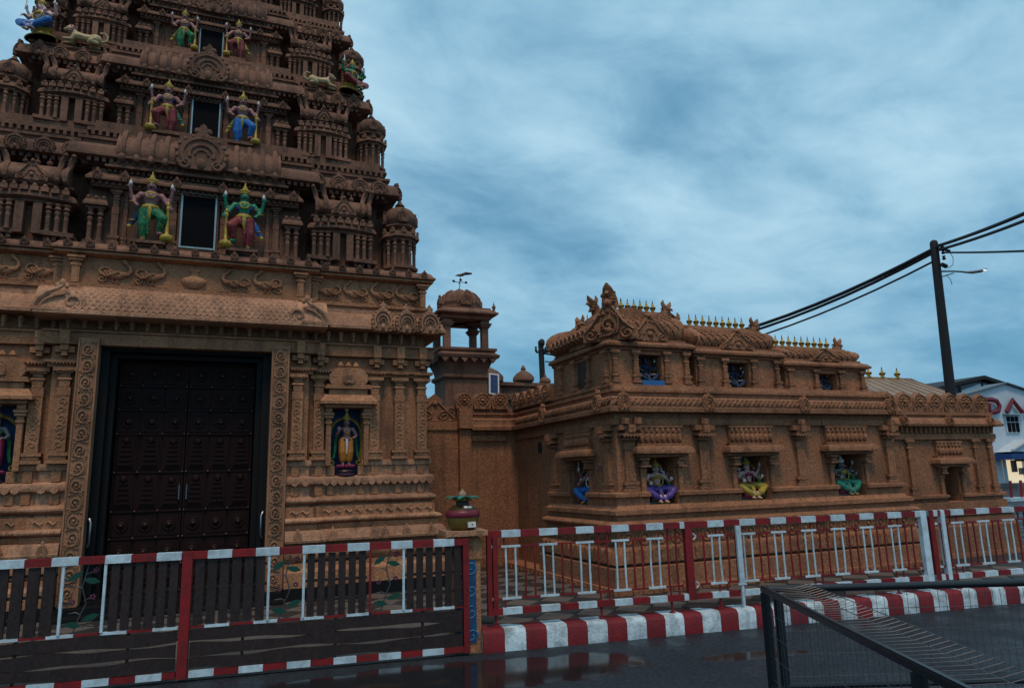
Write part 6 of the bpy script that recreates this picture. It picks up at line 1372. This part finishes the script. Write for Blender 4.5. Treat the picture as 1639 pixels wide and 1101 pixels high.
for i, (dx, dz, w_, h_, m_) in enumerate(((.7, .8, .35, .9, 'p_black'), (1.5, .6, .5, .5, 'grey_metal'), (1.25, 1.6, .8, .25, 'p_black'), (2.7, .9, .5, .8, 'grey_metal'), (.35, 2.0, .5, .35, 'p_black'))):
    part('shop_goods', MB().box(S(27.0, 0)[0]+dx, S(27.0, 0)[0]+dx+w_, YS-.3, YS-.07, .35+dz, .35+dz+h_), m_, shop)
part('shop_floor', MB().box(b0, rx, YS-1.6, YS, .0, .34), 'grey_metal', shop)
k2 = 45/18
gb_ = thing('grey_gable_building', 'dark grey metal gable roof building behind the utility pole', 'building', (63, 45, 0))
def S2(x, z): return x*k2, 1.7+(z-1.7)*k2
gx, gz = S2(26.4, 5.0); glx, glz = S2(23.2, 4.38); grx = gx+(gx-glx)*.9
b = MB(); b.prism([(glx+1.2, 0), (grx-.6, 0), (grx-.6, glz-.1), (gx, gz-.4), (glx+1.2, glz-.1)], 45, 53); part('wall', b, 'grey_metal', gb_)
b = MB(); b.prism([(glx, glz-.2), (gx, gz-.25), (grx, glz-.15), (grx, glz+.15), (gx, gz+.08), (glx, glz+.1)], 44.5, 53.2); part('roof', b, 'pole_black', gb_)
part('gable_panel', MB().prism([(gx-3.2, glz-.4), (gx+2.6, glz-.4), (gx+2.6, glz+.15), (gx, gz-.6), (gx-3.2, glz+.10)], 44.9, 44.98), 'shop_wall', gb_)
for dx in (-3.25, -.1, 2.55): part('gable_strut', MB().box(gx+dx, gx+dx+.22, 44.80, 44.89, glz-.6, gz-.5-abs(dx)*.16), 'pole_black', gb_)
rr = thing('red_roof_building', 'low building with a rust-red roof between the annex and the shop', 'building', (50, 39, 0))
rk = 39/18
a0 = (23.0*rk, 1.7+(4.05-1.7)*rk); a1 = (25.6*rk, 1.7+(4.25-1.7)*rk)
part('wall', MB().box(46, a1[0]-.3, 39.2, 44, 0, a0[1]-1.0), 'shop_wall', rr)
part('roof', MB().raw([(46, 38.6, a0[1]-1.2), (a1[0], 38.6, a0[1]-1.2), (a1[0], 42, a1[1]+.2), (46, 42, a0[1]+.2), (46, 45, a0[1]-1.2), (a1[0], 45, a0[1]-1.2)], [(0, 1, 2, 3), (3, 2, 5, 4), (0, 3, 4), (1, 5, 2)]), 'roof_red', rr)
rs = thing('red_stand', 'pair of small red posts on a white base in front of the lit shop', 'stand', (35.0, 23.2, 0))
rx_, ry_ = (35.0, 23.2, 0)[0], (35.0, 23.2, 0)[1]
for i in range(2):
    b = MB(); b.tube([(rx_+i*.75, ry_, .15), (rx_+.08+i*.75, ry_, .95)], .07, 6); part('post', b, 'paint_red', rs)
part('base', MB().box(rx_-.5, rx_+1.4, ry_-.3, ry_+.3, .0, .16), 'paint_white', rs)
